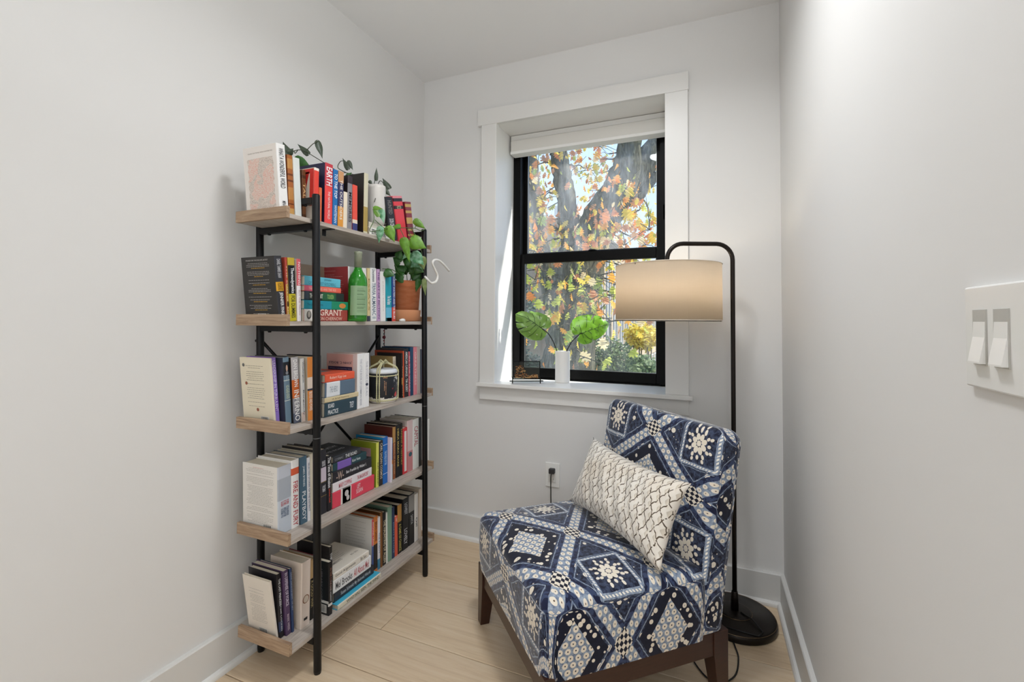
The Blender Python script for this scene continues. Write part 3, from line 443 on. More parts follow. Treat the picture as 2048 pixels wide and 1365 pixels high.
# little inner bead that shows as a bright line beside the casing
MB().box(OX0-.0005, OX0+.0045, YB-.0205, YB+.012, .809, 2.1328).build('bead', M_WOODW, win)
FY = 2.36
fr = MB()
fr.box(OX0, OX0+.042, FY, FY+.092, .800, OZ1); fr.box(OX1-.042, OX1, FY, FY+.092, .800, OZ1)
fr.box(OX0, OX1, FY, FY+.11, .800, .815); fr.box(OX0, OX1, FY, FY+.11, 2.09, OZ1)
fr.build('frame', M_BLK, win)
def glass_mat(haze):
    m = bpy.data.materials.new('glass'); m.use_nodes = True; t = NT(m); t.n.clear()
    out = t.node('ShaderNodeOutputMaterial'); tr = t.node('ShaderNodeBsdfTransparent'); gl = t.node('ShaderNodeBsdfGlossy')
    gl.inputs['Roughness'].default_value = .02; df = t.node('ShaderNodeBsdfTranslucent'); df.inputs[0].default_value = (.95, .97, 1, 1)
    tr.inputs[0].default_value = (.95, .97, .97, 1)
    lw = t.node('ShaderNodeLayerWeight'); lw.inputs[0].default_value = .5; fz = t.math('POWER', X(t, lw.outputs['Facing']), 5.0)*.35 + .025
    m1 = t.node('ShaderNodeMixShader'); m2 = t.node('ShaderNodeMixShader')
    g = t.coord('Object'); n = t.noise(t.mapping(g, (5, 1, 1.6)), 2.2, 4, .6)
    fine = t.noise(t.mapping(g, (40, 1, 9)), 5, 4, .7)
    f = t.ramp(n, [(.42, (0, 0, 0, 1)), (.75, (1, 1, 1, 1))])
    hz = t.math('MULTIPLY', f, haze); hz = hz + fine*(haze*.35)
    t.put(m1.inputs[0], hz); t.t.links.new(tr.outputs[0], m1.inputs[1]); t.t.links.new(df.outputs[0], m1.inputs[2])
    t.put(m2.inputs[0], fz); t.t.links.new(m1.outputs[0], m2.inputs[1]); t.t.links.new(gl.outputs[0], m2.inputs[2])
    t.t.links.new(m2.outputs[0], out.inputs[0]); return m
# upper sash (outer track) and lower sash (inner track)
def sash(name, y, z0, z1, sl, sr, bot, top, haze):
    s = MB(); x0, x1 = OX0+.018, OX1-.018; d = .034
    s.box(x0, x0+sl, y, y+d, z0, z1, bev=.002); s.box(x1-sr, x1, y, y+d, z0, z1, bev=.002)
    s.box(x0+sl, x1-sr, y, y+d, z0, z0+bot, bev=.002); s.box(x0+sl, x1-sr, y, y+d, z1-top, z1, bev=.002)
    o = s.build(name, M_BLK, win)
    MB().box(x0+sl-.004, x1-sr+.004, y+.015, y+.019, z0+bot-.004, z1-top+.004).build('pane', glass_mat(haze), o)
    for a in ((x0+sl, x0+sl+.002, z0+bot+.002, z1-top), (x1-sr-.002, x1-sr, z0+bot+.002, z1-top), (x0+sl, x1-sr, z0+bot, z0+bot+.002)):
        MB().box(a[0], a[1], y+.006, y+.0145, a[2], a[3]).build('glazing_bead', mat('#8b8f8d', .3, .8), o)
    return o
sash('lower_sash', 2.372, .815, 1.490, .045, .045, .052, .05, .07)
us = sash('upper_sash', 2.412, 1.455, 2.11, .045, .045, .045, .045, .19)
MB().lathe([(0, 0), (.024, 0), (.026, .004), (.02, .009), (0, .011)], 20, c=(-.55, 2.388, 1.490)).build('sash_lock', M_BLK, win)
MB().box(OX1-.03, OX1-.018, 2.36, 2.371, 1.62, 1.70, bev=.003).build('latch', mat('#2a2724', .3, .6), win)

# roller shade pulled up under the head
sh = thing('window_shade', 'white pulled-up window shade under the head of the window', 'shade', (-.579, 2.3, 2.03))
def L_(o, par):  # local helper for shade boxes
    return o
M_SHADE = mat('#e6e5e1', .6)
MB().box(-.404, .404, .0, .05, .075, .101, bev=.002).build('head_rail', M_SHADE, sh)
MB().box(-.402, .402, -.012, .048, .0, .072, bev=.006).build('folded_fabric', mat('#dedcd6', .8), sh)
MB().box(-.402, .402, -.014, .05, -.004, .012, bev=.003).build('bottom_rail', mat('#efeeeb', .5), sh)

# neighbouring white-painted brick return seen past the left edge of the glass
br = bpy.data.objects.new('trim_1', None); COL.objects.link(br); br['kind'] = 'structure'
MB().box(-1.20, -1.022, YB+.335, 2.60, .3, 2.6).build('mortar_core', mat('#bfc4c8', .9), br)
bm_ = {}
for side in range(2):
    L = (.20, .095)[side]
    bm_[side] = MB().box(0, .012, 0, L, 0, .056, bev=.003).mesh('brick', mat('#d8dde2', .85))
zz = .32; k = 0
while zz < 2.55:
    yy = YB+.337
    seq = ((.095, 1),)
    for L, s_ in seq:
        o = bpy.data.objects.new('brick', bm_[s_]); COL.objects.link(o); o.parent = br; o.location = (-1.023, yy, zz); yy += L+.01
    zz += .066; k += 1

# ---------------------------------------------------------------- outlet, switch
ou = thing('wall_outlet', 'white wall outlet below the window with a black plug in it', 'outlet', (-.684, YB, .3865))
MB().box(-.0355, .0355, -.006, 0, -.057, .057, bev=.002).build('cover_plate', mat('#efeeea', .3), ou)
rc = MB().box(-.017, .017, -.0085, -.004, -.034, .034, bev=.001).build('receptacle', mat('#e6e5e0', .3), ou)
sl = MB()
for z in (-.018, .018):
    sl.box(-.007, -.0055, -.0088, -.008, z-.004, z+.004); sl.box(.0055, .007, -.0088, -.008, z-.003, z+.003)
sl.build('slots', mat('#3a3a3a', .6), rc, kind='stuff')

sw = thing('light_switch', 'white double rocker light switch on the right wall', 'switch', (XR, .631, 1.1105))
MB().box(-.006, 0, -.058, .058, -.0555, .0555, bev=.002).build('cover_plate', mat('#eeedea', .25), sw)
for yy in (.0255, -.0145):
    f = MB().box(-.0072, -.005, yy-.0135, yy+.0135, -.030, .030, bev=.0006).build('rocker_frame', mat('#bdbbb5', .4), sw)
    r = MB(); a = .0118
    r.add([(-.0068, yy-a, .0275), (-.0068, yy+a, .0275), (-.0078, yy+a, 0), (-.0078, yy-a, 0), (-.0125, yy-a, -.0265), (-.0125, yy+a, -.0265),
           (-.0125, yy-a, -.0283), (-.0125, yy+a, -.0283), (-.006, yy-a, -.0283), (-.006, yy+a, -.0283), (-.006, yy-a, .0275), (-.006, yy+a, .0275)],
          [(0, 1, 2, 3), (3, 2, 5, 4), (4, 5, 7, 6), (6, 7, 9, 8), (0, 10, 11, 1), (0, 3, 4, 6, 8, 10), (1, 11, 9, 7, 5, 2)])
    r.build('rocker', mat('#f1f0ed', .22), sw)
# ---------------------------------------------------------------- bookcase
def wood(stretch, stops, scale=3.0):
    m, t = newmat(.55, .35); c = t.coord('Object')
    g = t.noise(t.mapping(c, stretch), scale, 6, .65, .8); fn = t.noise(t.mapping(c, tuple(s*5 for s in stretch)), scale, 3, .6)
    col = t.ramp(g, stops); t.base(t.mix(fn*.4, col, srgb(stops[0][1]))); t.bump(fn, .25, .001); return m
GRAY = [(.3, '#9a8d82'), (.5, '#c0b5aa'), (.72, '#d6cdc4')]
BRWN = [(.3, '#866b56'), (.5, '#b1967b'), (.72, '#cbb294')]
M_SHELF = wood((30, 2.2, 60), GRAY); M_LIP = wood((2.2, 30, 30), BRWN)
M_IRON = mat('#0b0b0d', .38, .1, None, .35)
bc = thing('bookcase', 'five shelf bookcase of greige wood boards on black tube frame', 'bookcase', (-1.27, 1.43, 0))
BX, BY = -1.27, 1.43
def bcb(mb, name, m, parent=None, **k):
    mb.v = [(x-BX, y-BY, z) for x, y, z in mb.v]
    return mb.build(name, m, parent or bc, **k)
SHB = [1.430, 1.104, .778, .443, .113]                     # board undersides
SHL = [1.0034, 1.0119, 1.0205, 1.0309, 1.0424]; SHR = [1.793, 1.806, 1.819, 1.832, 1.843]
XF, XBK = -1.157, -1.378
for i in range(5):
    z = SHB[i]
    sb = bcb(MB().box(XBK, XF, SHL[i]+.0116, SHR[i]-.0116, z, z+.0135, bev=.0006), 'shelf_board', M_SHELF)
    for a, b in ((SHL[i], SHL[i]+.0115), (SHR[i]-.0115, SHR[i])):
        bcb(MB().box(XBK, XF, a-.0003, b+.0003, z-.0004, z+.035, bev=.0008), 'end_lip', M_LIP, sb)
PX, RX = -1.145, -1.397
def lean(y, z): return y - .0271*z
for (px, y0, zt, name) in ((PX, 1.144, 1.522, 'post'), (PX, 1.754, 1.522, 'post'), (RX, 1.144, 1.522, 'post'), (RX, 1.754, 1.522, 'post')):
    p = bcb(MB().tube([(px, lean(y0, z), z) for z in (.004, .012, .73, zt-.004, zt)], [.0115, .012, .012, .012, .0105], 16), name, M_IRON)
    fb = MB().tube([(px, y0, 0), (px, y0, .006)], [.0105, .0115], 14); bcb(fb, 'foot', mat('#111112', .7), p)
    jt = MB().tube([(px, lean(y0, z), z) for z in (.746, .748)], .0122, 16); bcb(jt, 'joint_ring', mat('#77787a', .3, .7), p)
for y0 in (1.144, 1.754):
    for z in SHB + [1.512]:
        t = z-.0005 if z != 1.512 else 1.512
        yy = lean(y0, t)
        c = bcb(MB().box(RX+.008, PX-.008, yy-.010, yy+.010, t-.020, t, bev=.001), 'crossbar', M_IRON)
        for xx in (RX+.045, PX-.045):
            bo = MB(); bo.lathe([(0, -.0245), (.004, -.0245), (.006, -.0222), (.006, -.0198)], 10, c=(xx, yy, t))
            bcb(bo, 'bolt', M_IRON, c)
bcb(MB().tube([(RX+.002, lean(1.144, 1.05)+.004, 1.05), (RX+.002, lean(1.754, .44), .43)], .0055, 8), 'cross_brace', M_IRON)
bcb(MB().tube([(RX+.009, lean(1.754, 1.05)-.004, 1.05), (RX+.009, lean(1.144, .44), .43)], .0055, 8), 'cross_brace', M_IRON)
sc_ = MB()
for z in (1.05,): sc_.tube([(RX-.02, lean(1.144, z)-.0, z), (RX-.008, lean(1.144, z), z)], .005, 8)
bcb(sc_, 'screw_head', M_IRON)
bcb(MB().box(-1.20, -1.158, 1.185, 1.20, 1.4275, 1.4298).box(-1.20, -1.1975, 1.185, 1.20, 1.408, 1.43), 'support_clip', M_IRON)
ZS = [z+.0137 for z in SHB]

# ---------------------------------------------------------------- books
PAGE, pt = newmat(.85, .2)
_c = pt.coord('Object'); pt.base(pt.mix(pt.noise(pt.mapping(_c, (900, 900, 4)), 1.2, 2), srgb('#e4dccb'), srgb('#c9bea8')))
def bookm(h): return mat(h, .42, 0, None, .4)
M_INK = mat('#6d675f', .7)
def blurb(mb, x0, x1, z0, z1, n, rng, step=.0, mi=0, y=-.0004, h=.0011, center=True):
    z = z1
    while z > z0:
        w = (x1-x0)*rng.uniform(.55, 1.0) if rng.random() < .3 else (x1-x0)*rng.uniform(.88, 1.0)
        xm = (x0+x1)/2; a = xm-w/2 if center else x0
        xx = a
        while xx < a+w-.003:
            ww = rng.uniform(.004, .012); e = min(xx+ww, a+w)
            mb.quad((xx, y, z-h), (e, y, z-h), (e, y, z), (xx, y, z), mi); xx = e+.0016
        z -= n
        if rng.random() < .16: z -= n*.9
def barcode(bk, x, z, w, h, rng):
    m = MB(); m.quad((x, -.0003, z), (x+w, -.0003, z), (x+w, -.0003, z+h), (x, -.0003, z+h), 0)
    xx = x+.002
    while xx < x+w-.003:
        ww = rng.choice((.0006, .0009, .0014)); m.quad((xx, -.0006, z+.002), (xx+ww, -.0006, z+.002), (xx+ww, -.0006, z+h-.001), (xx, -.0006, z+h-.001), 1); xx += ww+rng.choice((.0007, .0011))
    m.build('barcode', [mat('#efece6', .6), mat('#3a3735', .6)], bk)
def disc(mb, c, ax, ay, ra, rb, n=14, mi=0):
    c = Vector(c); ax = Vector(ax); ay = Vector(ay)
    mb.add([c + ax*ra*math.cos(2*math.pi*k/n) + ay*rb*math.sin(2*math.pi*k/n) for k in range(n)], [tuple(range(n))], mi)
ART = None
def art_mat():
    global ART
    if ART: return ART
    ART, t = newmat(.6); c = t.coord('Object'); x, y, z = t.sep(c)
    sp = t.voronoi(t.mapping(c, (1, 1, 2.6)), 420); big = t.noise(c, 17, 2, .5, .3)
    base = t.mix(sp.lt(.42), srgb('#e9ddd2'), t.mix(big.gt(.5), srgb('#a08f84'), srgb('#e58f78')))
    t.base(base); return ART
def make_book(root_name, h, d, th, cov, spn, bands, texts, extra, label, seed):
    rng = random.Random(seed)
    r = thing(root_name, label, 'book')
    rc = min(.0028, th*.22); b = .0016 if th > .014 else .0008
    # case: back board, rounded spine, front board
    outer = [(-d, 0), (-rc, 0), (-rc*.3, rc*.3), (0, rc), (0, th-rc), (-rc*.3, th-rc*.3), (-rc, th), (-d, th)]
    inner = [(-d, b), (-rc-b*.5, b), (-b, rc+b*.4), (-b, th-rc-b*.4), (-rc-b*.5, th-b), (-d, th-b)]
    no, ni = len(outer), len(inner)
    vs = [(x, y, 0) for x, y in outer+inner] + [(x, y, h) for x, y in outer+inner]; N = no+ni
    mb = MB(); fo = []
    for i in range(no-1): mb.add([], []); fo.append(((i, i+1, i+1+N, i+N), 1 if 1 <= i <= 5 else 0))
    o0 = len(mb.v)
    mb.add(vs, [], 0)
    for f, mi in fo: mb.f.append(tuple(q+o0 for q in f)); mb.mi.append(mi); mb.sm.append(False)
    for i in range(no, N-1): mb.f.append((i+o0, i+N+o0, i+1+N+o0, i+1+o0)); mb.mi.append(0); mb.sm.append(False)
    # caps of the case: strips between outer and inner
    pairs = [(0, no), (1, no+1), (3, no+2), (4, no+3), (6, no+4), (7, no+5)]
    for z in (0, N):
        for (a0, i0), (a1, i1) in zip(pairs, pairs[1:]):
            mid = list(range(a0, a1+1)); poly = [q+z for q in mid] + [i1+z, i0+z]
            if z == 0: poly = poly[::-1]
            mb.f.append(tuple(q+o0 for q in poly[::-1])); mb.mi.append(1 if a0 >= 1 and a1 <= 6 else 0); mb.sm.append(False)
    for a, i in ((0, no), (7, N-1)):
        mb.f.append((a+o0, i+o0, i+N+o0, a+N+o0)); mb.mi.append(0); mb.sm.append(False)
    mb.build('cover', [bookm(cov), bookm(spn)], r)
    MB().box(-d+.004, -b*1.2, b+.0001, th-b-.0001, .0025, h-.0025).build('page_block', PAGE, r)
    if bands:
        pts = [(-rc, -.0002), (-rc*.3, rc*.3-.0002), (.0002, rc), (.0002, th-rc), (-rc*.3, th-rc*.3+.0002), (-rc, th+.0002)]
        for t0, t1, c in bands:
            z1 = h*(1-t0); z0 = h*(1-t1); m = MB()
            for (x0, y0), (x1, y1) in zip(pts, pts[1:]): m.quad((x0, y0, z0), (x1, y1, z0), (x1, y1, z1), (x0, y0, z1))
            m.build('spine_band', bookm(c), r)
    if texts:
        cols = []; m = MB()
        for tx in texts:
            s, t0, t1, c, fr = tx[:5]; off = tx[5] if len(tx) > 5 else 0
            if c not in cols: cols.append(c)
            Hh = th*fr; L = (t1-t0)*h
            lettering(m, s, (.0005, th/2 - Hh/2 + off*th, h*(1-t0)), (0, 0, -1), (0, 1, 0), L, Hh, cols.index(c))
        m.build('lettering', [mat(c, .5) for c in cols], r)
    # cover details
    if extra.startswith('blurb'):
        dark = extra == 'blurbdark'; m = MB(); mats = [mat({'blurbdark': '#b9b6b0', 'blurbcream': '#8a8074', 'blurboval': '#b5a595'}.get(extra, '#a9a39c'), .6), mat('#d9a52c' if dark else '#c9837e', .6)]
        if dark:
            lettering(m, 'PRAISE FOR THE ESCAPE ARTIST', (-d*.86, -.0005, h*.935), (1, 0, 0), (0, 0, 1), d*.66, .0042, 0)
            z = h*.9
            for g in range(7):
                blurb(m, -d*.86, -d*.17, z-.011, z, .0048, rng); z -= .0145
                blurb(m, -d*.72, -d*.30, z-.003, z, .005, rng, mi=1, h=.0015); z -= .0115
        elif extra == 'blurbcream': blurb(m, -d*.82, -d*.22, h*.27, h*.88, .0066, rng)
        elif extra == 'blurbwhite': blurb(m, -d*.9, -d*.1, h*.12, h*.93, .0047, rng); blurb(m, -d*.7, -d*.4, h*.9, h*.95, .02, rng, mi=1)
        elif extra == 'blurbwhite2': blurb(m, -d*.82, -d*.25, h*.2, h*.80, .0055, rng)
        elif extra == 'blurboval': blurb(m, -d*.85, -d*.2, h*.25, h*.9, .0062, rng)
        else: blurb(m, -d*.85, -d*.2, h*.45, h*.92, .012, rng)
        m.build('blurb_print', mats, r)
        if extra in ('blurbcream', 'blurbwhite', 'blurbwhite2'): barcode(r, -d*.42 if extra != 'blurbwhite2' else -d*.6, h*.02, .036, .022, rng)
        if extra == 'blurbdark': barcode(r, -d*.62, h*.02, .034, .02, rng)
        if extra == 'blurbcream':
            m = MB()
            for x, z, mi in ((-.88, .885, 0), (-.82, .61, 1), (-.50, .22, 1)): disc(m, (d*x, -.0006, h*z), (1, 0, 0), (0, 0, 1), .0055, .0055, mi=mi)
            m.build('printed_dot', [mat('#6a6a68', .6), mat('#9a5a42', .6)], r)
        if extra == 'blurboval':
            m = MB(); disc(m, (.0004, th*.5, h*.42), (0, 1, 0), (0, 0, 1), th*.36, .0135, mi=0); disc(m, (.0007, th*.5, h*.42), (0, 1, 0), (0, 0, 1), th*.28, .011, mi=1)
            m.quad((.0005, th*.3, h*.10), (.0005, th*.7, h*.10), (.0005, th*.7, h*.14), (.0005, th*.3, h*.14), 2)
            m.build('spine_picture', [mat('#8a5a3c', .5), mat('#d9cbb9', .5), mat('#2a2724', .5)], r)
    elif extra == 'faceart':
        m = MB(); n = 26; x0, x1 = -d*.88, -d*.12; z0, z1 = h*.09, h*.83
        L_ = [(x0+rng.uniform(-.003, .003), z0+(z1-z0)*k/n) for k in range(n+1)]; R_ = [(x1+rng.uniform(-.003, .003), z0+(z1-z0)*k/n) for k in range(n+1)]
        for k in range(n): m.quad((L_[k][0], -.0004, L_[k][1]), (R_[k][0], -.0004, R_[k][1]), (R_[k+1][0], -.0004, R_[k+1][1]), (L_[k+1][0], -.0004, L_[k+1][1]))
        m.build('cover_print', art_mat(), r)
        m = MB(); lettering(m, 'THANK YOU TO ALL WHO CONTRIBUTED', (-d*.86, -.0005, h*.90), (1, 0, 0), (0, 0, 1), d*.74, .0035); m.build('cover_lettering', mat('#a79c94', .6), r)
    elif extra == 'redstripe':
        m = MB(); y = -.0004
        m.quad((-.125, y, h*.86), (-.02, y, h*.90), (-.02, y, h*.985), (-.125, y, h*.985)); m.quad((-.085, y, h*.25), (-.055, y, h*.25), (-.022, y, h*.93), (-.05, y, h*.93))
        m.quad((-.02, y, h*.3), (-.003, y, h*.3), (-.003, y, h*.985), (-.02, y, h*.985)); m.build('cover_print', bookm('#e23b34'), r)
    elif extra == 'covertext':
        m = MB()
        for s, z, w, hh in (('NO', .70, .4, .02), ('DON OR HUNT', .35, .55, .009), ('ROBERT', .24, .5, .009)): lettering(m, s, (-d*.62, -.0005, h*z), (1, 0, 0), (0, 0, 1), d*w, hh)
        m.build('cover_lettering', mat('#a39c96', .6), r)
    elif extra == 'portrait':
        m = MB(); disc(m, (.0006, th*.52, h*.90), (0, 1, 0), (0, 0, 1), th*.36, h*.05, mi=0); disc(m, (.0008, th*.58, h*.90), (0, 1, 0), (0, 0, 1), th*.26, h*.032, mi=1)
        m.build('spine_picture', [mat('#55524e', .6), mat('#b9b0a4', .6)], r)
    elif extra == 'bwphoto':
        m = MB(); disc(m, (.0007, th*.62, h*.69), (0, 1, 0), (0, 0, 1), th*.2, h*.045, mi=0); disc(m, (.0009, th*.3, h*.66), (0, 1, 0), (0, 0, 1), th*.16, h*.035, mi=0)
        m.build('spine_picture', [mat('#cfc9c6', .6)], r)
    elif extra == 'miniportrait':
        m = MB(); disc(m, (.0006, th*.5, h*.835), (0, 1, 0), (0, 0, 1), th*.17, h*.05, mi=0); disc(m, (.0006, th*.5, h*.765), (0, 1, 0), (0, 0, 1), th*.24, h*.025, mi=1)
        m.build('spine_picture', [mat('#c9a793', .6), mat('#8a8c92', .6)], r)
    elif extra in ('emblem', 'emblem2', 'dotlogo', 'orangepatch'):
        m = MB(); c, z, ra, rb = {'emblem': ('#3a1c1a', .27, .42, .0085), 'emblem2': ('#2f5f6f', .33, .3, .010), 'dotlogo': ('#3a3f52', .42, .26, .005), 'orangepatch': ('#d98a45', .14, .3, .016)}[extra]
        disc(m, (.0006, th*.5, h*z), (0, 1, 0), (0, 0, 1), th*ra, rb); m.build('spine_emblem', mat(c, .5), r)
    elif extra == 'redblurb':
        m = MB(); blurb(m, -d*.9, -d*.15, h*.3, h*.93, .0075, rng, center=False); m.build('blurb_print', mat('#d9a39a', .6), r)
    elif extra == 'bogle':
        m = MB(); y = -.0004; m.quad((-d, y, h*.62), (-.022, y, h*.62), (-.022, y, h*.985), (-d, y, h*.985), 0)
        m.quad((-d*.95, y*1.6, h*.64), (-.026, y*1.6, h*.64), (-.026, y*1.6, h*.755), (-d*.95, y*1.6, h*.755), 1)
        lettering(m, 'JOHN C. BOGLE', (-.028, -.0008, h*.86), (-1, 0, 0), (0, 0, -1), d*.74, h*.055, 1)
        lettering(m, 'Fully Updated', (-.05, -.0009, h*.69), (-1, 0, 0), (0, 0, -1), d*.5, h*.03, 2)
        lettering(m, '10th Anniversary Edition', (-.03, -.0009, h*.735), (-1, 0, 0), (0, 0, -1), d*.7, h*.03, 2)
        m.build('cover_print', [bookm('#e5b7ac'), bookm('#2e2247'), mat('#9c8fa8', .6)], r)
    elif extra == 'burnttitle':
        m = MB(); lettering(m, 'BURST UNCONSUMED', (-d*.93, -.0005, h*.93), (1, 0, 0), (0, 0, 1), d*.8, h*.04); m.build('cover_lettering', mat('#7c2f1f', .6), r)
    elif extra == 'whitepanel':
        MB().box(.0001, .0006, th*.3, th*.78, h*.05, h*.93).build('spine_panel', mat('#f0e9e6', .5), r)
    elif extra == 'olivepanel':
        m = MB(); y = -.0004; m.quad((-d*.86, y, h*.42), (-d*.22, y, h*.42), (-d*.22, y, h*.86), (-d*.86, y, h*.86), 0); blurb(m, -d*.8, -d*.28, h*.5, h*.82, .007, rng, y=-.0008, mi=1)
        m.build('cover_print', [mat('#b98f94', .6), mat('#8a6a72', .6)], r)
    elif extra == 'barcode':
        barcode(r, -d*.38, h*.04, d*.3, h*.15, rng)
        m = MB(); lettering(m, 'LIBRARY COPY', (-d*.3, -.0005, h*.85), (0, 0, -1), (1, 0, 0), h*.6, .009); m.build('cover_lettering', mat('#5f5a60', .6), r)
        MB().quad((-d*.5, -.0004, h*.22), (0, -.0004, h*.22), (0, -.0004, h*.27), (-d*.5, -.0004, h*.27)).build('paper_band', mat('#d9d6d0', .6), r)
    elif extra in ('toppanel', 'covertop', 'gatop'):
        m = MB(); y = th+.0005
        if extra == 'toppanel': m.quad((-d*.75, y, h*.3), (-d*.45, y, h*.3), (-d*.45, y, h), (-d*.75, y, h)); mm = mat('#8f9096', .5)
        elif extra == 'covertop': lettering(m, 'MCCARTHY', (-d*.55, y, h*.9), (0, 0, -1), (-1, 0, 0), h*.75, .022); lettering(m, 'THE ROAD', (-d*.3, y, h*.9), (0, 0, -1), (-1, 0, 0), h*.7, .016); mm = mat('#c9cbcd', .5)
        else:
            lettering(m, 'ARGUMENTS', (-d*.25, y, h*.95), (0, 0, -1), (-1, 0, 0), h*.45, .012); lettering(m, 'BO SEO', (-d*.2, y, h*.3), (0, 0, -1), (-1, 0, 0), h*.2, .009)
            for k in range(9):
                xx = -d*(.38+.06*k); m.quad((xx, y, h*.85), (xx, y, h*rng.uniform(.2, .4)), (xx-.0012, y, h*.3), (xx-.0012, y, h*.85))
            mm = mat('#8f877c', .5)
        m.build('cover_lettering', mm, r)
    return r

SHELFNAME = ['top shelf', 'second shelf', 'third shelf', 'fourth shelf', 'bottom shelf']
for bi, (row, dep, cov, spn, bands, texts, label, extra) in enumerate(BOOKS):
    s = row[1]; grp = 'books on the ' + SHELFNAME[s]
    if extra == 'backstand':
        r = make_book('book', .203, .155, .022, cov, spn, bands, texts, '', label, bi)
        r.location = (-1.30, 1.20, ZS[s]); r.rotation_euler = (0, 0, math.radians(-90))
        r.location = (-1.345, 1.20, ZS[s])
        # spine towards the near end, cover facing the room
        r.rotation_euler = (0, 0, math.radians(-90)); r['group'] = grp; continue
    if row[0] == 'S':
        _, _, xs, y0, th, h, ln = row
        d = min(float(dep), xs-(-1.375)) if dep > .1 else .14
        d = min(d, abs(-1.42-xs))
        r = make_book('book', h, d, th, cov, spn, bands, texts, extra, label, bi)
        r.location = (xs, y0, ZS[s]+.0002); r.rotation_euler = (math.radians(ln), 0, 0)
    else:
        _, _, xs, ya, yb_, z0, th = row
        d = min(float(dep), abs(-1.40-xs))
        r = make_book('book', yb_-ya, d, th, cov, spn, bands, texts, extra, label, bi)
        r.location = (xs, yb_, z0-(1e-9)+ (ZS[s]-[1.4435, 1.1175, .7915, .4565, .1265][s]) + .0002)
        r.rotation_euler = (math.radians(90), 0, 0)
    r['group'] = grp
# ---------------------------------------------------------------- things on the shelves
def plc(t, x, y, z): t.location = (x, y, z); return t
# green wine bottle
def glassy(col, rough=.06):
    m, t = newmat(rough); t.bsdf.inputs['Base Color'].default_value = srgb(col)
    t.bsdf.inputs['Transmission Weight'].default_value = .75; t.bsdf.inputs['IOR'].default_value = 1.45; return m
bo = thing('wine_bottle', 'green glass wine bottle with pale label standing on the second shelf', 'bottle', (-1.172, 1.331, ZS[1]))
MB().lathe([(r*.905, z*1.0) for r, z in [(0, .006), (.018, .004), (.033, .0), (.0365, .004), (.0370, .012), (.0372, .135), (.0355, .152), (.029, .168), (.019, .182), (.0145, .193), (.0138, .205), (.0138, .243), (.0150, .245), (.0150, .251), (.0135, .2525), (.0105, .252), (.0105, .2), (.016, .181), (.026, .166), (.033, .150), (.0345, .13), (.0345, .014), (.02, .009), (0, .012)]], 32).build('bottle_glass', glassy('#55c94a'), bo)
MB().lathe([(.0135, .196), (.0136, .244), (.0147, .246), (.0147, .2515), (.0135, .2545), (0, .2548)], 24).build('foil_cap', mat('#9ba08a', .45, .2), bo)
lb = MB(); n = 18; a0, a1 = math.radians(-95), math.radians(60)
for k in range(n):
    p = a0+(a1-a0)*k/n; q = a0+(a1-a0)*(k+1)/n; R = .0340
    lb.quad((R*math.cos(p), R*math.sin(p), .022), (R*math.cos(q), R*math.sin(q), .022), (R*math.cos(q), R*math.sin(q), .128), (R*math.cos(p), R*math.sin(p), .128))
lbo = lb.build('paper_label', mat('#8fae86', .6), bo)
lt = MB(); rng = random.Random(3); z = .118
while z > .03:
    w = rng.uniform(.5, 1.0)*.9; k0 = -.9; k1 = k0+1.25*w; big = rng.random() < .25
    for k in range(10):
        p = k0+(k1-k0)*k/10; q = k0+(k1-k0)*(k+.8)/10; R = .0343; h = .0028 if big else .0012
        lt.quad((R*math.cos(p), R*math.sin(p), z), (R*math.cos(q), R*math.sin(q), z), (R*math.cos(q), R*math.sin(q), z+h), (R*math.cos(p), R*math.sin(p), z+h))
    z -= .0075 if big else .0052
lt.build('label_print', mat('#54704f', .6), lbo)

# terracotta pot with deep saucer, pothos
M_TC, t = newmat(.8, .2); c = t.coord(); t.base(t.mix(t.noise(t.mapping(c, (4, 4, 14)), 6, 4), srgb('#b05c36'), srgb('#d48c62'))); 
M_TC2 = mat('#cf9068', .8, 0, None, .2)
PT = (-1.25, 1.7145)
pot = thing('terracotta_pot', 'round terracotta pot with rim on the second shelf, far end', 'plant pot', (PT[0], PT[1], ZS[1]))
MB().lathe([(0, .004), (.055, .004), (.0640, .008), (.0730, .148), (.0765, .150), (.0770, .176), (.0755, .178), (.069, .178), (.067, .150), (.060, .146), (0, .146)], 40).build('pot_body', M_TC, pot)
MB().lathe([(0, 0), (.068, 0), (.0730, .004), (.0765, .048), (.0755, .050), (.0725, .050), (.067, .006), (0, .006)], 40).build('saucer', M_TC2, pot)
MB().lathe([(0, .166), (.055, .165), (.066, .160)], 24).build('soil', mat('#3a2a20', .95), pot)

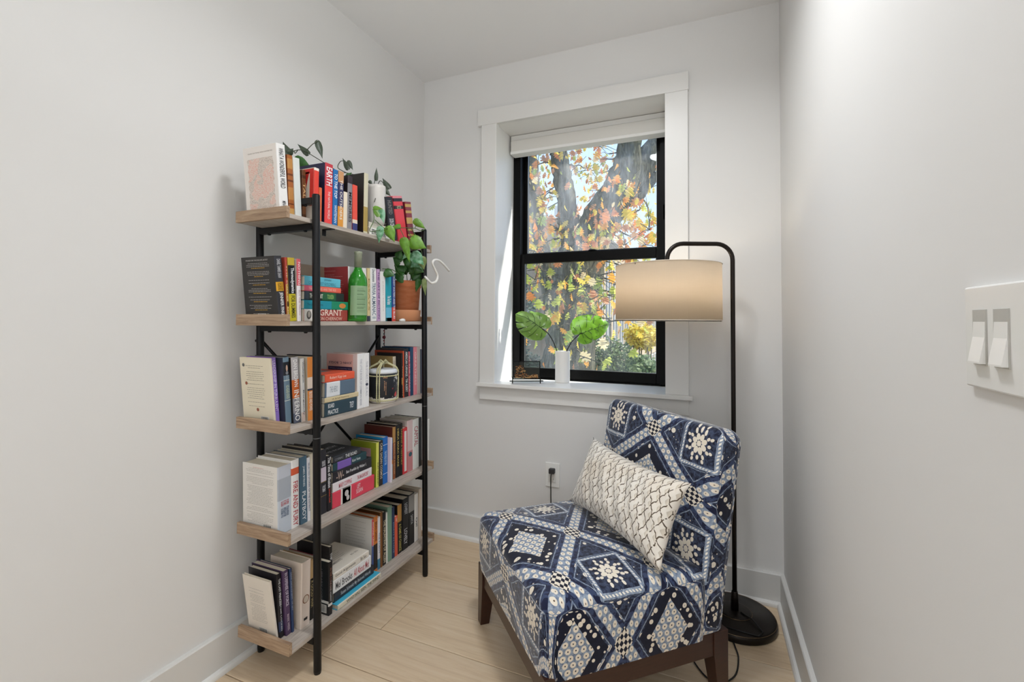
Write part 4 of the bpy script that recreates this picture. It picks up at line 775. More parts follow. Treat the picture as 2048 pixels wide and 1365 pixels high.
GRN = {'l': '#5f8c27', 'd': '#2c5a22', 'v': '#8fbfa0', 'o': '#6c7a45', 'k': '#3a4636'}
def leafmat(k):
    key = ('leaf', k)
    if key in MATS: return MATS[key]
    m, t = newmat(.38, .45); c = t.coord(); n = t.noise(c, 60, 3)
    a = srgb(GRN[k]); b = tuple(min(1, x*1.3+.01) for x in a[:3])+(1,) if k != 'v' else srgb('#4f8f5f')
    t.base(t.mix(t.ramp(n, [(.42, (0, 0, 0, 1)), (.62, (1, 1, 1, 1))]), a, b))
    MATS[key] = m; return m
HEART = [(0, .03), (.04, .28), (.12, .45), (.26, .50), (.44, .43), (.64, .27), (.84, .10), (1.0, 0)]
def heart_leaf(base, tip, width, k, parent, rng, off):
    b = Vector(base)-off; t = Vector(tip)-off; ax = (t-b); L = ax.length; ax.normalize()
    view = (Vector(base) - Vector((0, 0, cam_h))).normalized()
    tiltv = Vector((rng.uniform(-.35, .35), rng.uniform(-.35, .35), rng.uniform(-.1, .45)))
    nrm = (-view*1.0 + tiltv); nrm = (nrm - ax*nrm.dot(ax)).normalized(); side = ax.cross(nrm)
    W = max(width, L*.3); m = MB(); vs = []; fs = []
    droop = rng.uniform(.02, .12)*L; fold = rng.uniform(.3, .9)
    rows = []
    for u, w in HEART:
        c = b + ax*(L*(u if u else 0)) - nrm*(droop*u*u)
        off0 = -.08*L if u == 0 else 0
        row = []
        for sgn in (-1, -.5, 0, .5, 1):
            p = c + side*(W*w*sgn) + nrm*(-fold*abs(sgn)*W*w*.6 if abs(sgn) == 1 else fold*abs(sgn)*.2*W*w)
            if abs(sgn) == 1 and u < .2: p = p - ax*(L*.10)
            row.append(len(vs)); vs.append(p)
        rows.append(row)
    for r0, r1 in zip(rows, rows[1:]):
        for i in range(4): fs.append((r0[i], r0[i+1], r1[i+1], r1[i]))
    n0 = len(vs); vs += [v - nrm*.0005 for v in vs]
    fs += [tuple(i+n0 for i in f[::-1]) for f in fs]
    m.add(vs, fs, 0, True)
    o = m.build('leaf', leafmat(k), parent)
    return o
def vine(name, label, cat, base, leaves, stems, seed, grp=None):
    off = Vector(base); r = thing(name, label, cat, base); rng = random.Random(seed)
    for s in stems:
        pts = [Vector(p)-off for p in s]; P2 = []
        for i in range(len(pts)-1):
            p0 = pts[max(i-1, 0)]; p1 = pts[i]; p2 = pts[i+1]; p3 = pts[min(i+2, len(pts)-1)]
            for k in range(4):
                t = k/4; P2.append(.5*((2*p1)+(p2-p0)*t+(2*p0-5*p1+4*p2-p3)*t*t+(-p0+3*p1-3*p2+p3)*t**3))
        P2.append(pts[-1]); MB().tube(P2, .0015, 6).build('stem', mat('#4d6a35' if seed == 1 else '#38402c', .5), r)
    for l in leaves: heart_leaf(l[0], l[1], l[2], l[3], r, rng, off)
    return r
vine('pothos_plant', 'trailing green pothos with heart-shaped leaves growing in the terracotta pot', 'plant', (PT[0], PT[1], ZS[1]+.165), PL, PS, 1)
vine('vine_cutting', 'dark leafed vine from the white vase trailing behind the top shelf books', 'plant', (-1.222, 1.470, 1.62), VL, VS, 2)

# white glossy vase on the top shelf, resting on the two flat books
va = MB().lathe([(0, 0), (.024, 0), (.030, .003), (.035, .014), (.0372, .040), (.0375, .10), (.0370, .148), (.0362, .160), (.0345, .1605), (.0342, .15), (.0345, .04), (.028, .010), (0, .008)], 40).build('white_vase', mat('#dcd8d2', .3))
va.location = (-1.216, 1.478, ZS[0]+.0535); tag(va, 'plain white rounded vase on the top shelf holding a vine', 'vase')

# curled white tube stuck in the pot
m = MB(); pts = [Vector(p) for p in CU]; P2 = []
for i in range(len(pts)-1):
    p0 = pts[max(i-1, 0)]; p1 = pts[i]; p2 = pts[i+1]; p3 = pts[min(i+2, len(pts)-1)]
    for k in range(6):
        t = k/6; P2.append(.5*((2*p1)+(p2-p0)*t+(2*p0-5*p1+4*p2-p3)*t*t+(-p0+3*p1-3*p2+p3)*t**3))
P2.append(pts[-1]); tag(m.tube(P2, .0053, 10).build('curled_tube', mat('#f2efe8', .3)), 'white curled tube poking out of the terracotta pot past the shelf post', 'plant waterer')

# white pebble / shell in front of the pot
b = bmesh.new(); bmesh.ops.create_icosphere(b, subdivisions=3, radius=1)
for v in b.verts:
    v.co = Vector((v.co.x*.010, v.co.y*.017*(1+.12*math.sin(5*v.co.x)), max(v.co.z, -.55)*.0075*(1+.25*v.co.y)))
me = bpy.data.meshes.new('shell'); b.to_mesh(me); b.free(); me.materials.append(mat('#efece6', .5))
for p in me.polygons: p.use_smooth = True
sho = bpy.data.objects.new('shell', me); COL.objects.link(sho); sho.location = (-1.169, 1.596, ZS[1]+.0043)
tag(sho, 'small white shell in front of the terracotta pot', 'shell')

# red bead string hanging from the frame under the second shelf
bs = thing('bead_string', 'string of dark red beads hanging from the rear of the frame under the second shelf', 'beads', (-1.383, 1.752, 1.085))
MB().tube([(0, 0, 0), (0, 0, -.1)], .0007, 6).build('cord', mat('#2a1c1c', .8), bs)
for k in range(13):
    r_ = .0085 if k == 5 else (.0042 if k % 2 else .0032)
    MB().lathe([(0, -r_), (r_*.7, -r_*.7), (r_, 0), (r_*.7, r_*.7), (0, r_)], 10, c=(.0008*(-1)**k, 0, -.004-.0077*k)).build('bead', mat('#7c1f28' if k % 3 else '#2a1a1c', .3), bs)

# sake keg wrapped in rope
kg = thing('sake_barrel', 'small black and white barrel tied with straw rope on the third shelf', 'barrel', (-1.216, 1.5365, ZS[2]))
kg.scale = (.93, .93, 1.14)
KR = .060
mk, t = newmat(.45); c = t.coord(); x, y, z = t.sep(c)
n1 = t.noise(t.mapping(c, (1, 1, 1.5)), 22, 4, .65, 1.5)
ang = t.math('ARCTAN2', y, x)
white = t.ramp(n1 + (ang+.9)*-.0 + (ang*.22), [(.60, (0, 0, 0, 1)), (.63, (1, 1, 1, 1))])
lowband = (z + n1*.03).lt(.034)
redn = t.noise(c, 36, 2); redm = (redn.gt(.55))*(z.lt(.052))*(z.gt(.022))*(ang.gt(-.2))
col = t.mix(white, srgb('#1f2228'), srgb('#e9e6e0')); col = t.mix(lowband, col, srgb('#ece7df')); col = t.mix(redm, col, srgb('#d9484a'))
t.base(col)
MB().lathe([(0, 0), (.052, 0), (.055, .003), (.057, .012), (.0575, .013), (KR, .018), (KR+.001, .06), (KR, .106), (.057, .112), (0, .113)], 40).build('barrel_body', mk, kg)
MB().lathe([(.0, .1131), (.052, .1131), (.0555, .1135), (.0575, .110), (.0568, .104), (KR+.0008, .103), (KR+.0012, .107), (.057, .1155), (.050, .117), (0, .1165)], 40).build('lid', mat('#dfe2e6', .4), kg)
M_ROPE = mat('#cfc9a0', .85)
def rope(pts, r, n_strand=2, turns=60):
    """two-strand twisted rope"""
    m = MB(); P = [Vector(p) for p in pts]; seg = []
    for i in range(len(P)-1):
        for k in range(8): seg.append(P[i].lerp(P[i+1], k/8))
    seg.append(P[-1]); tot = 0
    for s_ in range(n_strand):
        q = []; d = 0
        for i, p in enumerate(seg):
            t = (seg[min(i+1, len(seg)-1)]-seg[max(i-1, 0)]).normalized(); a = t.orthogonal().normalized(); bb = t.cross(a)
            if i: d += (p-seg[i-1]).length
            w = d*480 + s_*math.pi*2/n_strand; q.append(p + (a*math.cos(w)+bb*math.sin(w))*r*.55)
        m.tube(q, r*.62, 6)
    return m
A = math.radians(-62)
def ring(z, R, a0=0, a1=2*math.pi, n=28): return [(R*math.cos(a0+(a1-a0)*k/n), R*math.sin(a0+(a1-a0)*k/n), z) for k in range(n+1)]
for aa in (A-.22, A-.05, A+1.75, A+3.3, A-1.6):
    rope([(R*math.cos(aa), R*math.sin(aa), z) for R, z in ((KR*.9, -.0+.004), (KR+.004, .012), (KR+.005, .06), (KR+.005, .106), (KR*.93, .122), (KR*.5, .133), (.008, .142))], .0036).build('rope', M_ROPE, kg)
rope(ring(.095, KR+.003), .0022).build('rope', M_ROPE, kg); rope(ring(.010, .0590), .0026).build('rope', M_ROPE, kg)
kn = MB(); rng = random.Random(4)
for k in range(4):
    a = k*1.6; kn.tube([(.004*math.cos(a), .004*math.sin(a), .137), (.016*math.cos(a), .016*math.sin(a), .147), (.020*math.cos(a+.6), .020*math.sin(a+.6), .140), (.006*math.cos(a+1), .006*math.sin(a+1), .136)], .0034, 8)
kn.build('knot', M_ROPE, kg)
lm = MB()
for s_, z0, w, hh, an in (('SAKE', .088, .018, .006, -.75), ('DRY RICE WINE', .030, .045, .0032, -.72), ('JUNMAI', .045, .035, .0045, -.84)):
    pos = Vector((math.cos(an)*(KR+.0022), math.sin(an)*(KR+.0022), z0)); tang = Vector((-math.sin(an), math.cos(an), 0))
    if s_ == 'SAKE': lettering(lm, s_, pos - tang*w/2, tang, (0, 0, 1), w, hh)
    else: lettering(lm, s_, pos + Vector((0, 0, w)), (0, 0, -1), tang, w, hh)
lm.build('lettering', mat('#d9a27a', .5), kg)
# dark boulder-like trinket on the fourth shelf stack and little portrait box at the far end

# ---------------------------------------------------------------- floor lamp
M_BRZ = mat('#231d19', .35, .6)
LX, LY = .092, 1.963; BR = .142
lamp = thing('floor_lamp', 'black arched floor lamp with beige drum shade behind the patterned chair', 'floor lamp', (LX, LY, 0))
MB().lathe([(0, 0), (BR-.004, 0), (BR, .004), (BR, .022), (BR-.003, .027), (BR-.010, .029), (.062, .033), (.058, .038), (.050, .040), (0, .041)], 64).build('base', M_BRZ, lamp)
for R, z in ((BR-.0025, .0272), (.0595, .0365)):
    rg = MB(); rg.tube([(R*math.cos(2*math.pi*k/48), R*math.sin(2*math.pi*k/48), z) for k in range(49)], .0009, 5)
    rg.build('edge_ring', mat('#8a7458', .3, .9), lamp)
MB().lathe([(.0, .038), (.0135, .038), (.0125, .10), (.0105, .105), (.0105, .108), (0, .108)], 20).build('collar', M_BRZ, lamp)
DV = Vector((-.921, -.389, 0)).normalized(); AL = .252; ZT = 1.425; RB = .062
pp = [Vector((0, 0, z)) for z in (.1, .5, .9, 1.2, ZT-RB)]
for k in range(1, 9):
    a = math.pi/2*k/8; pp.append(Vector((0, 0, ZT-RB+RB*math.sin(a))) + DV*(RB*(1-math.cos(a))))
for k in range(0, 9):
    a = math.pi/2*k/8; pp.append(Vector((0, 0, ZT-RB+RB*math.cos(a))) + DV*(AL-RB+RB*math.sin(a)))
pp.append(Vector((0, 0, 1.345))+DV*AL); pp.append(Vector((0, 0, 1.29))+DV*AL)
MB().tube(pp, .0084, 14).build('pole', M_BRZ, lamp)
m, t = newmat(.9, .1); t.n.remove(t.bsdf); o_ = [n for n in t.n if n.type == 'OUTPUT_MATERIAL'][0]
c = t.coord(); w1 = t.noise(t.mapping(c, (3, 3, 120)), 6, 3); w2 = t.noise(t.mapping(c, (60, 60, 3)), 6, 2)
colr = t.mix(w1, srgb('#d3c8ba'), srgb('#e2d8ca')); colr = t.mix(w2*.4, colr, srgb('#c9bba8'))
df = t.node('ShaderNodeBsdfDiffuse'); tl = t.node('ShaderNodeBsdfTranslucent'); ms = t.node('ShaderNodeMixShader'); ms.inputs[0].default_value = .8
t.put(df.inputs[0], colr); t.put(tl.inputs[0], t.mix(.5, colr, srgb('#f3ebe0'))); t.t.links.new(df.outputs[0], ms.inputs[1]); t.t.links.new(tl.outputs[0], ms.inputs[2]); t.t.links.new(ms.outputs[0], o_.inputs[0])
M_SHD = m
SR = .194; sc = DV*AL; z0, z1 = 1.130, 1.338
MB().lathe([(SR, z0), (SR-.001, z1), (SR-.0025, z1), (SR-.0015, z0), (SR, z0)], 64, c=(sc.x, sc.y, 0)).build('lamp_shade', M_SHD, lamp)
for z in (z0+.0005, z1-.0005):
    tr_ = MB(); tr_.tube([(sc.x+SR*math.cos(2*math.pi*k/64), sc.y+SR*math.sin(2*math.pi*k/64), z) for k in range(65)], .0013, 6)
    tr_.build('shade_rim', mat('#d9cfc2', .8), lamp)
MB().lathe([(0, z0-.0045), (.1895, z0-.0045), (.1905, z0-.003), (.1905, z0+.004), (0, z0+.004)], 48, c=(sc.x, sc.y, 0)).build('diffuser', MATS.setdefault('diffuser', None) or mat('#f5f0e6', .6), lamp)  # edge hangs below the rim to imitate the shade's bright glow
sp_ = MB()
for k in range(3):
    a = k*2*math.pi/3; sp_.tube([(sc.x, sc.y, 1.30), (sc.x+.193*math.cos(a), sc.y+.193*math.sin(a), z1-.006)], .0018, 6)
sp_.build('spider', M_BRZ, lamp)
MB().lathe([(0, 1.205), (.02, 1.212), (.030, 1.232), (.024, 1.258), (.014, 1.272), (.014, 1.292), (0, 1.293)], 20, c=(sc.x, sc.y, 0)).build('bulb', MATS.setdefault('bulb', None) or mat('#fff3dd', .4), lamp)
# the diffuser lets the light through
dm = bpy.data.materials.new('frosted'); dm.use_nodes = True; tt = NT(dm); tt.n.remove(tt.bsdf); oo = [n for n in tt.n if n.type == 'OUTPUT_MATERIAL'][0]
a_ = tt.node('ShaderNodeBsdfTranslucent'); a_.inputs[0].default_value = (.95, .92, .86, 1); tt.t.links.new(a_.outputs[0], oo.inputs[0])
for ch in lamp.children:
    if ch.name.startswith('diffuser'): ch.data.materials[0] = dm
em = bpy.data.materials.new('bulb_glow'); em.use_nodes = True; em.node_tree.nodes['Principled BSDF'].inputs['Emission Color'].default_value = (1, .86, .66, 1); em.node_tree.nodes['Principled BSDF'].inputs['Emission Strength'].default_value = 28
for ch in lamp.children:
    if ch.name.startswith('bulb'): ch.data.materials[0] = em
# lamp cord: from the outlet, down behind the chair, across the floor to the base
cord = [(-.6825, 2.118, .402), (-.683, 2.105, .385), (-.682, 2.104, .30), (-.678, 2.10, .16), (-.668, 2.085, .04), (-.62, 2.05, .004), (-.45, 1.99, .0035), (-.25, 2.03, .0035), (-.12, 1.86, .0035), (-.04, 1.66, .0035), (.02, 1.60, .0035), (.075, 1.65, .0035), (.092, 1.74, .0035), (.085, 1.80, .0035), (.080, 1.818, .006)]
pts = [Vector(p)-Vector((LX, LY, 0)) for p in cord]; P2 = []
for i in range(len(pts)-1):
    p0 = pts[max(i-1, 0)]; p1 = pts[i]; p2 = pts[i+1]; p3 = pts[min(i+2, len(pts)-1)]
    for k in range(6):
        u = k/6; P2.append(.5*((2*p1)+(p2-p0)*u+(2*p0-5*p1+4*p2-p3)*u*u+(-p0+3*p1-3*p2+p3)*u**3))
P2.append(pts[-1]); MB().tube(P2, .0026, 8).build('cord', mat('#141414', .5), lamp)
cl_ = MB().tube([(.02, -.015, .043), (.055, -.045, .044), (.085, -.09, .0325), (.07, -.118, .0315), (.02, -.115, .0315), (-.03, -.11, .0315)], .0026, 8)
cl_.build('cord', mat('#141414', .5), lamp)
MB().box(-.6955-LX, -.668-LX, 2.105-LY, 2.1292-LY, .398, .422, bev=.004).build('plug', mat('#2a2a2c', .5), lamp)

# ---------------------------------------------------------------- slipper chair
def fabric():
    m, t = newmat(.85, .15); t.bsdf.inputs['Sheen Weight'].default_value = .8; t.bsdf.inputs['Sheen Roughness'].default_value = .35
    uvn = t.node('ShaderNodeUVMap'); uvn.uv_map = 'uv'; uv = X(t, uvn.outputs[0])
    wob = t.noise(uv, 26, 2); 
    x, y, _ = t.sep(uv); x = x + (wob-.5)*.006; y = y + (wob-.5)*.006
    p = (x-.229)/.30 + (y-.296)/.44; q = (x-.229)/.30 - (y-.296)/.44
    cp = p.fr()-.5; cq = q.fr()-.5
    par = ((p.fl()+q.fl())*.5).fr().lt(.25)            # 1: cell of cream dots, 0: flower cell
    dp = .5-cp.ab(); dq = .5-cq.ab()                    # distance to the band centre lines
    dmin = dp.mn(dq)
    # cell-centred metric coordinates
    lx = (cp+cq)*.15; ly = (cp-cq)*.22
    def dots(u, v, s, r, stag=True):
        us = u/s; row = us.fl(); vs = v/s + (row*.5 if stag else 0.0)
        a = us.fr()-.5; b = vs.fr()-.5; return (a*a+b*b).lt(r*r), (a*a+b*b).lt(r*r*.06)
    navy = t.mix(t.ramp(t.noise(uv, 75, 4, .7), [(.42, (0, 0, 0, 1)), (.6, (1, 1, 1, 1))]), srgb('#1d1e2e'), srgb('#465069'))
    dark = t.mix(t.noise(uv, 90, 3), srgb('#12131f'), srgb('#1e2238'))
    steel = t.mix(t.ramp(t.noise(uv, 95, 3, .7), [(.35, (0, 0, 0, 1)), (.65, (1, 1, 1, 1))]), srgb('#66758f'), srgb('#abb7c6'))
    cream = t.mix(t.noise(uv, 40, 2), srgb('#e9dcc6'), srgb('#f3ecdf'))
    col = navy
    # scattered ovals on the ground
    v1 = t.voronoi(t.mapping(uv, (1.0, .8, 1)), 30); col = t.mix(v1.lt(.24), col, cream); col = t.mix(v1.lt(.04), col, dark)
    v3 = t.voronoi(t.mapping(uv, (1, 1, 1), (3.3, 1.7, 0)), 62); col = t.mix(v3.lt(.13), col, cream)
    # cream-dot cell
    inner = (cp.ab().mx(cq.ab()))
    gd = t.mix(inner.lt(.34), col, dark)
    v2 = t.voronoi(uv, 46); gd2 = t.mix((inner.lt(.34))*(v2.lt(.33)), gd, cream); gd2 = t.mix((inner.lt(.34))*(v2.lt(.06)), gd2, dark)
    gd3 = t.mix(inner.lt(.205), gd2, steel); dd, dc = dots(lx*.92+ly*.38, ly*.92-lx*.38, .0205, .40)
    gd3 = t.mix((inner.lt(.205))*dd, gd3, cream); gd3 = t.mix((inner.lt(.205))*dc, gd3, dark)
    # flower cell
    r = t.math('SQRT', lx*lx+ly*ly); th = t.math('ARCTAN2', ly, lx)
    def petals(R, rad, n, ph=0.0):
        a_ = ((th/(2*math.pi)*n + ph).fr()-.5)*(2*math.pi/n); ux = r*t.math('COSINE', a_) - R; uy = r*t.math('SINE', a_); return (ux*ux*.55+uy*uy).lt(rad*rad)
    fl_ = petals(.0205, .0078, 8.0).mx(petals(.0385, .0050, 12.0, .5)); fc = r.lt(.0085)
    sqr = lx.ab().mx(ly.ab())
    gf = t.mix((sqr.lt(.058)), col, navy); gf = t.mix(fl_.mx(fc), gf, cream)
    gf = t.mix(petals(.050, .0045, 8.0), gf, cream)
    gf = t.mix(((sqr-.064).ab()).lt(.0055), gf, steel)
    fd = (((sqr-.064).ab()).lt(.0022))*(((lx+ly)*95.0).fr().lt(.55)); gf = t.mix(fd, gf, srgb('#f4efe4'))
    gf = t.mix(((sqr-.0735).ab()).lt(.001), gf, steel)
    cell = t.mix(par, gf, gd3)
    # thin border, dark gutter and dotted bands
    cell = t.mix(((dmin-.135).ab()).lt(.006), cell, steel)
    gut = (dmin.lt(.118)); cell = t.mix(gut, cell, t.mix(t.noise(uv, 60, 2).gt(.5), srgb('#232740'), srgb('#3d4867')))
    isp = dp.lt(dq); along = t.math('ADD', q*1.0*isp, p*(1.0-isp)); across_p = cp*isp + cq*(1.0-isp)
    ac = across_p + .0; ac = t.math('SUBTRACT', ac.ab(), .5)      # signed within half band
    sgn = across_p.gt(0.0)
    u = t.math('ADD', along*11.0, sgn*.5)
    a = (u.fr()-.5)/11.0; b = (dmin-.034); d2 = a*a + b*b
    band = dmin.lt(.068); bd = d2.lt(.0285**2); bc_ = d2.lt(.006**2)
    cell = t.mix(band, cell, steel); cell = t.mix(band*bd, cell, cream); cell = t.mix(band*bc_, cell, srgb('#5f4a3a'))
    # crossings: checker of small squares
    cr = dp.mx(dq).lt(.10); ck = ((p*12.0).fr().lt(.5)) ; ck2 = ((q*12.0).fr().lt(.5)); chk = t.math('ABSOLUTE', ck-ck2)
    cell = t.mix(cr, cell, t.mix(chk, dark, cream))
    t.base(cell); t.bump(t.noise(uv, 700, 2), .2, .0006); return m
M_FAB = fabric()
M_DKW, t = newmat(.32, .5); c = t.coord(); t.base(t.mix(t.noise(t.mapping(c, (4, 4, 40)), 5, 3), srgb('#2c1710'), srgb('#43261a')))
def rrect(W, H, r, n=8):
    pts = []
    for cx, cy, a0 in ((W-r, r, -90), (W-r, H-r, 0), (r, H-r, 90), (r, r, 180)):
        for k in range(n+1):
            a = math.radians(a0+90*k/n); pts.append((cx+r*math.cos(a), cy+r*math.sin(a)))
    return pts
def densify(pts, step):
    out = []
    for i in range(len(pts)):
        a = Vector(pts[i]); b = Vector(pts[(i+1) % len(pts)]); n = max(1, int((b-a).length/step))
        for k in range(n): out.append(tuple(a.lerp(b, k/n)))
    return out
def cushion(name, W, H, levels, fmap, mat_, parent, rc=.03, crown=.03, rings=14, edge=.03, back=False):
    """upholstered block: levels are (n, outset) from the bottom of the side up to the rounded edge; fmap bends (x, y, n) into place"""
    base = densify(rrect(W, H, rc), .03); N = len(base); c = Vector((W/2, H/2)); mb = MB(); uv = []; vs = []
    top_n = levels[-1][0]; loops = []
    for lv, out in levels:
        row = []
        for p in base:
            v = Vector(p); nx = Vector((0, 0))
            # outward direction of a rounded rectangle
            q = Vector((min(max(v.x, rc), W-rc), min(max(v.y, rc), H-rc))); d = (v-q); d = d.normalized() if d.length > 1e-6 else Vector((0, 0))
            if d.length < .5:
                d = Vector((0, 0))
            pos = v + d*out; row.append(len(vs)); vs.append((pos.x, pos.y, lv)); uv.append((v.x + d.x*(top_n+edge-lv), v.y + d.y*(top_n+edge-lv)))
        loops.append(row)
    ks = 6
    for k in range(1, ks+1):                       # rounded edge
        a = math.pi/2*k/ks; row = []
        for p in base:
            v = Vector(p); q = Vector((min(max(v.x, rc), W-rc), min(max(v.y, rc), H-rc))); d = (v-q); d = d.normalized() if d.length > 1e-6 else Vector((0, 0))
            pos = v + d*levels[-1][1] - d*(edge*(1-math.cos(a))); lv = top_n + edge*math.sin(a)
            row.append(len(vs)); vs.append((pos.x, pos.y, lv)); uv.append((v.x - d.x*edge*a*.64, v.y - d.y*edge*a*.64))
        loops.append(row)
    last = [Vector(vs[i][:2]) for i in loops[-1]]; luv = [Vector(uv[i]) for i in loops[-1]]
    for k in range(1, rings+1):
        f = 1-k/rings; row = []
        for i, v in enumerate(last):
            pos = c + (v-c)*f; z = top_n + edge + crown*(1-f**2.6)
            row.append(len(vs)); vs.append((pos.x, pos.y, z)); w = c + (luv[i]-c)*f; uv.append((w.x, w.y))
        loops.append(row)
    fs = []
    for r0, r1 in zip(loops, loops[1:]):
        for i in range(N): j = (i+1) % N; fs.append((r0[i], r0[j], r1[j], r1[i]))
    mb.add([fmap(*v) for v in vs], fs, 0, True)
    lo = [fmap(*vs[i]) for i in loops[0]]; uv += [uv[i] for i in loops[0]]; mb.add(lo, [tuple(range(N))[::-1]], 0, False); mb.uv = uv
    return mb.build(name, mat_, parent)
ch = thing('slipper_chair', 'armless chair in blue and cream patterned fabric on dark wooden legs', 'chair', (-.38, 1.13, 0), math.atan2(.68, .734))
CW, CD = .613, .592
cushion('seat', .52, CW, [(.203, .0), (.25, .004), (.32, .007), (.372, .004)], lambda x, y, z: (x - (.012*max(0, 1-x/.1) if z > .3 else 0)*0, y, z), M_FAB, ch, .035, .022, edge=.034)
# backrest: slab standing on the frame, leaning back
def backmap(s, y, n):
    # s runs up the back, n is out of the front face
    H = .59; u = max(0, s)/H
    cx = .535 + .085*u**1.25 + .012*math.sin(u*math.pi)*0; cz = .190 + s*1.035
    tilt = math.radians(6+8*u); th = n - .06
    return (cx - math.cos(tilt)*th, y*(1+.02*u)-.006*u, cz + math.sin(tilt)*th*.6)
bk = cushion('backrest', .585, CW, [(.028, -.004), (.05, .0), (.09, .001)], backmap, M_FAB, ch, .045, .014, edge=.026)
# rear skin of the back
cushion('backrest_rear', .585, CW, [(-.0, .0), (.012, .0)], lambda s, y, n: backmap(s, CW-y, .055-n), M_FAB, ch, .045, .0, rings=3, edge=.02)
ap = MB()
ap.box(.03, CD-.05, .012, .034, .148, .214, bev=.001); ap.box(.03, CD-.05, CW-.034, CW-.012, .148, .214, bev=.001)
a1 = MB().box(.03, CD-.045, .004, .026, .148, .214, bev=.001).build('apron', M_DKW, ch)
a1 = MB().box(.03, CD-.045, CW-.026, CW-.004, .148, .214, bev=.001).build('apron', M_DKW, ch)
a1 = MB().box(.006, .028, .03, CW-.03, .148, .214, bev=.001).build('apron', M_DKW, ch)
a1 = MB().box(CD-.028, CD-.006, .03, CW-.03, .148, .214, bev=.001).build('apron', M_DKW, ch)
MB().box(.02, CD-.02, .02, CW-.02, .19, .21).build('seat_deck', mat('#2a2320', .9), ch)
for ix, iy in ((0, 0), (0, 1), (1, 0), (1, 1)):
    T = .052; b_ = .034; m = MB()
    x0 = 0 if ix == 0 else CD-T; y0 = 0 if iy == 0 else CW-T
    bx0 = 0 if ix == 0 else CD-b_; by0 = 0 if iy == 0 else CW-b_
    v = [(x0, y0, .216), (x0+T, y0, .216), (x0+T, y0+T, .216), (x0, y0+T, .216), (x0, y0, .15), (x0+T, y0, .15), (x0+T, y0+T, .15), (x0, y0+T, .15),
         (bx0, by0, 0), (bx0+b_, by0, 0), (bx0+b_, by0+b_, 0), (bx0, by0+b_, 0)]
    m.add(v, [(0, 1, 2, 3), (0, 4, 5, 1), (1, 5, 6, 2), (2, 6, 7, 3), (3, 7, 4, 0), (4, 8, 9, 5), (5, 9, 10, 6), (6, 10, 11, 7), (7, 11, 8, 4), (8, 11, 10, 9)])
    o = m.build('leg', M_DKW, ch)
    bmm = bmesh.new(); bmm.from_mesh(o.data); bmesh.ops.bevel(bmm, geom=bmm.edges[:], offset=.0015, segments=2, profile=.5, affect='EDGES'); bmm.to_mesh(o.data); bmm.free()

# lumbar pillow
def pillow_mat():
    m, t = newmat(.9, .1); t.bsdf.inputs['Sheen Weight'].default_value = .3
    uvn = t.node('ShaderNodeUVMap'); uvn.uv_map = 'uv'; uv = X(t, uvn.outputs[0]); x, y, _ = t.sep(uv)
    w = t.noise(uv, 30, 2); x = x + (w-.5)*.012; y = y + (t.noise(uv, 23, 2)-.5)*.012
    s = .027; p = x/(s*1.15) + y/s*.5; q = x/(s*1.15) - y/s*.5
    a = p.fr()-.5; b = q.fr()-.5
    # brush-like arcs: each lattice edge is bowed
    l1 = (a + (b*b-.25)*.45).ab().lt(.052); l2 = (b + (a*a-.25)*.45).ab().lt(.052)
    brk = t.noise(uv, 70, 3).gt(.42); line = t.math('MAXIMUM', l1, l2)*brk
    sc1 = t.noise(uv, 60, 3); shade = t.ramp(a+b, [(.0, '#f0eae0'), (.5, '#e6dccd'), (.8, '#cfc5b6')])
    blot = t.ramp(t.noise(uv, 5, 2), [(.55, (0, 0, 0, 1)), (.7, (1, 1, 1, 1))])
    col = t.mix(blot*.25, shade, srgb('#d3b995')); col = t.mix(sc1*.25, col, srgb('#d8d0c4'))
    col = t.mix(line, col, srgb('#5f5243')); t.base(col)
    t.bump(t.math('ADD', t.math('MAXIMUM', a.ab(), b.ab())*-1.0, w), .35, .003); return m
def make_pillow():
    L, H, T = .535, .245, .12; nx, ny = 44, 24; mb = MB(); vs = []; uv = []; fs = []; rng = random.Random(8)
    def th(u, v): return T/2*max(0, (1-abs(u)**3.2))**.62*max(0, (1-abs(v)**2.6))**.62
    def pos(u, v, s):
        # corners are pulled out, edges drawn in
        sx = 1 - .055*(1-abs(u)**2)*0 - .07*(1-v*v)*abs(u)**3; syy = 1 - .10*(1-u*u)*abs(v)**3
        x = u*L/2*sx*(1+.03*(abs(u*v)**3)); z = v*H/2*syy*(1+.05*(abs(u*v)**3))
        wr = .0035*math.sin(9*u+4*v)*math.cos(7*v-3*u) + .003*math.sin(21*u-8*v)
        ed = (1-abs(u)**6)*(1-abs(v)**6)
        pinch = -.010*math.exp(-((u+.25)**2*30+(v-.4)**2*8)) 
        return (x, s*(th(u, v)+(wr+pinch)*ed), z)
    for s in (1, -1):
        o = len(vs)
        for j in range(ny+1):
            for i in range(nx+1):
                u = -1+2*i/nx; v = -1+2*j/ny; vs.append(pos(u, v, s)); uv.append((u*L/2*s+1, v*H/2+1))
        for j in range(ny):
            for i in range(nx):
                f = (o+j*(nx+1)+i, o+j*(nx+1)+i+1, o+(j+1)*(nx+1)+i+1, o+(j+1)*(nx+1)+i); fs.append(f if s < 0 else f[::-1])
    mb.add(vs, fs, 0, True); mb.uv = uv; o = mb.build('throw_pillow', pillow_mat())
    b = bmesh.new(); b.from_mesh(o.data); bmesh.ops.remove_doubles(b, verts=b.verts, dist=.0004); b.to_mesh(o.data); b.free()
    return tag(o, 'cream lumbar pillow with brown crosshatch pattern propped on the patterned chair', 'pillow')
pil = make_pillow()
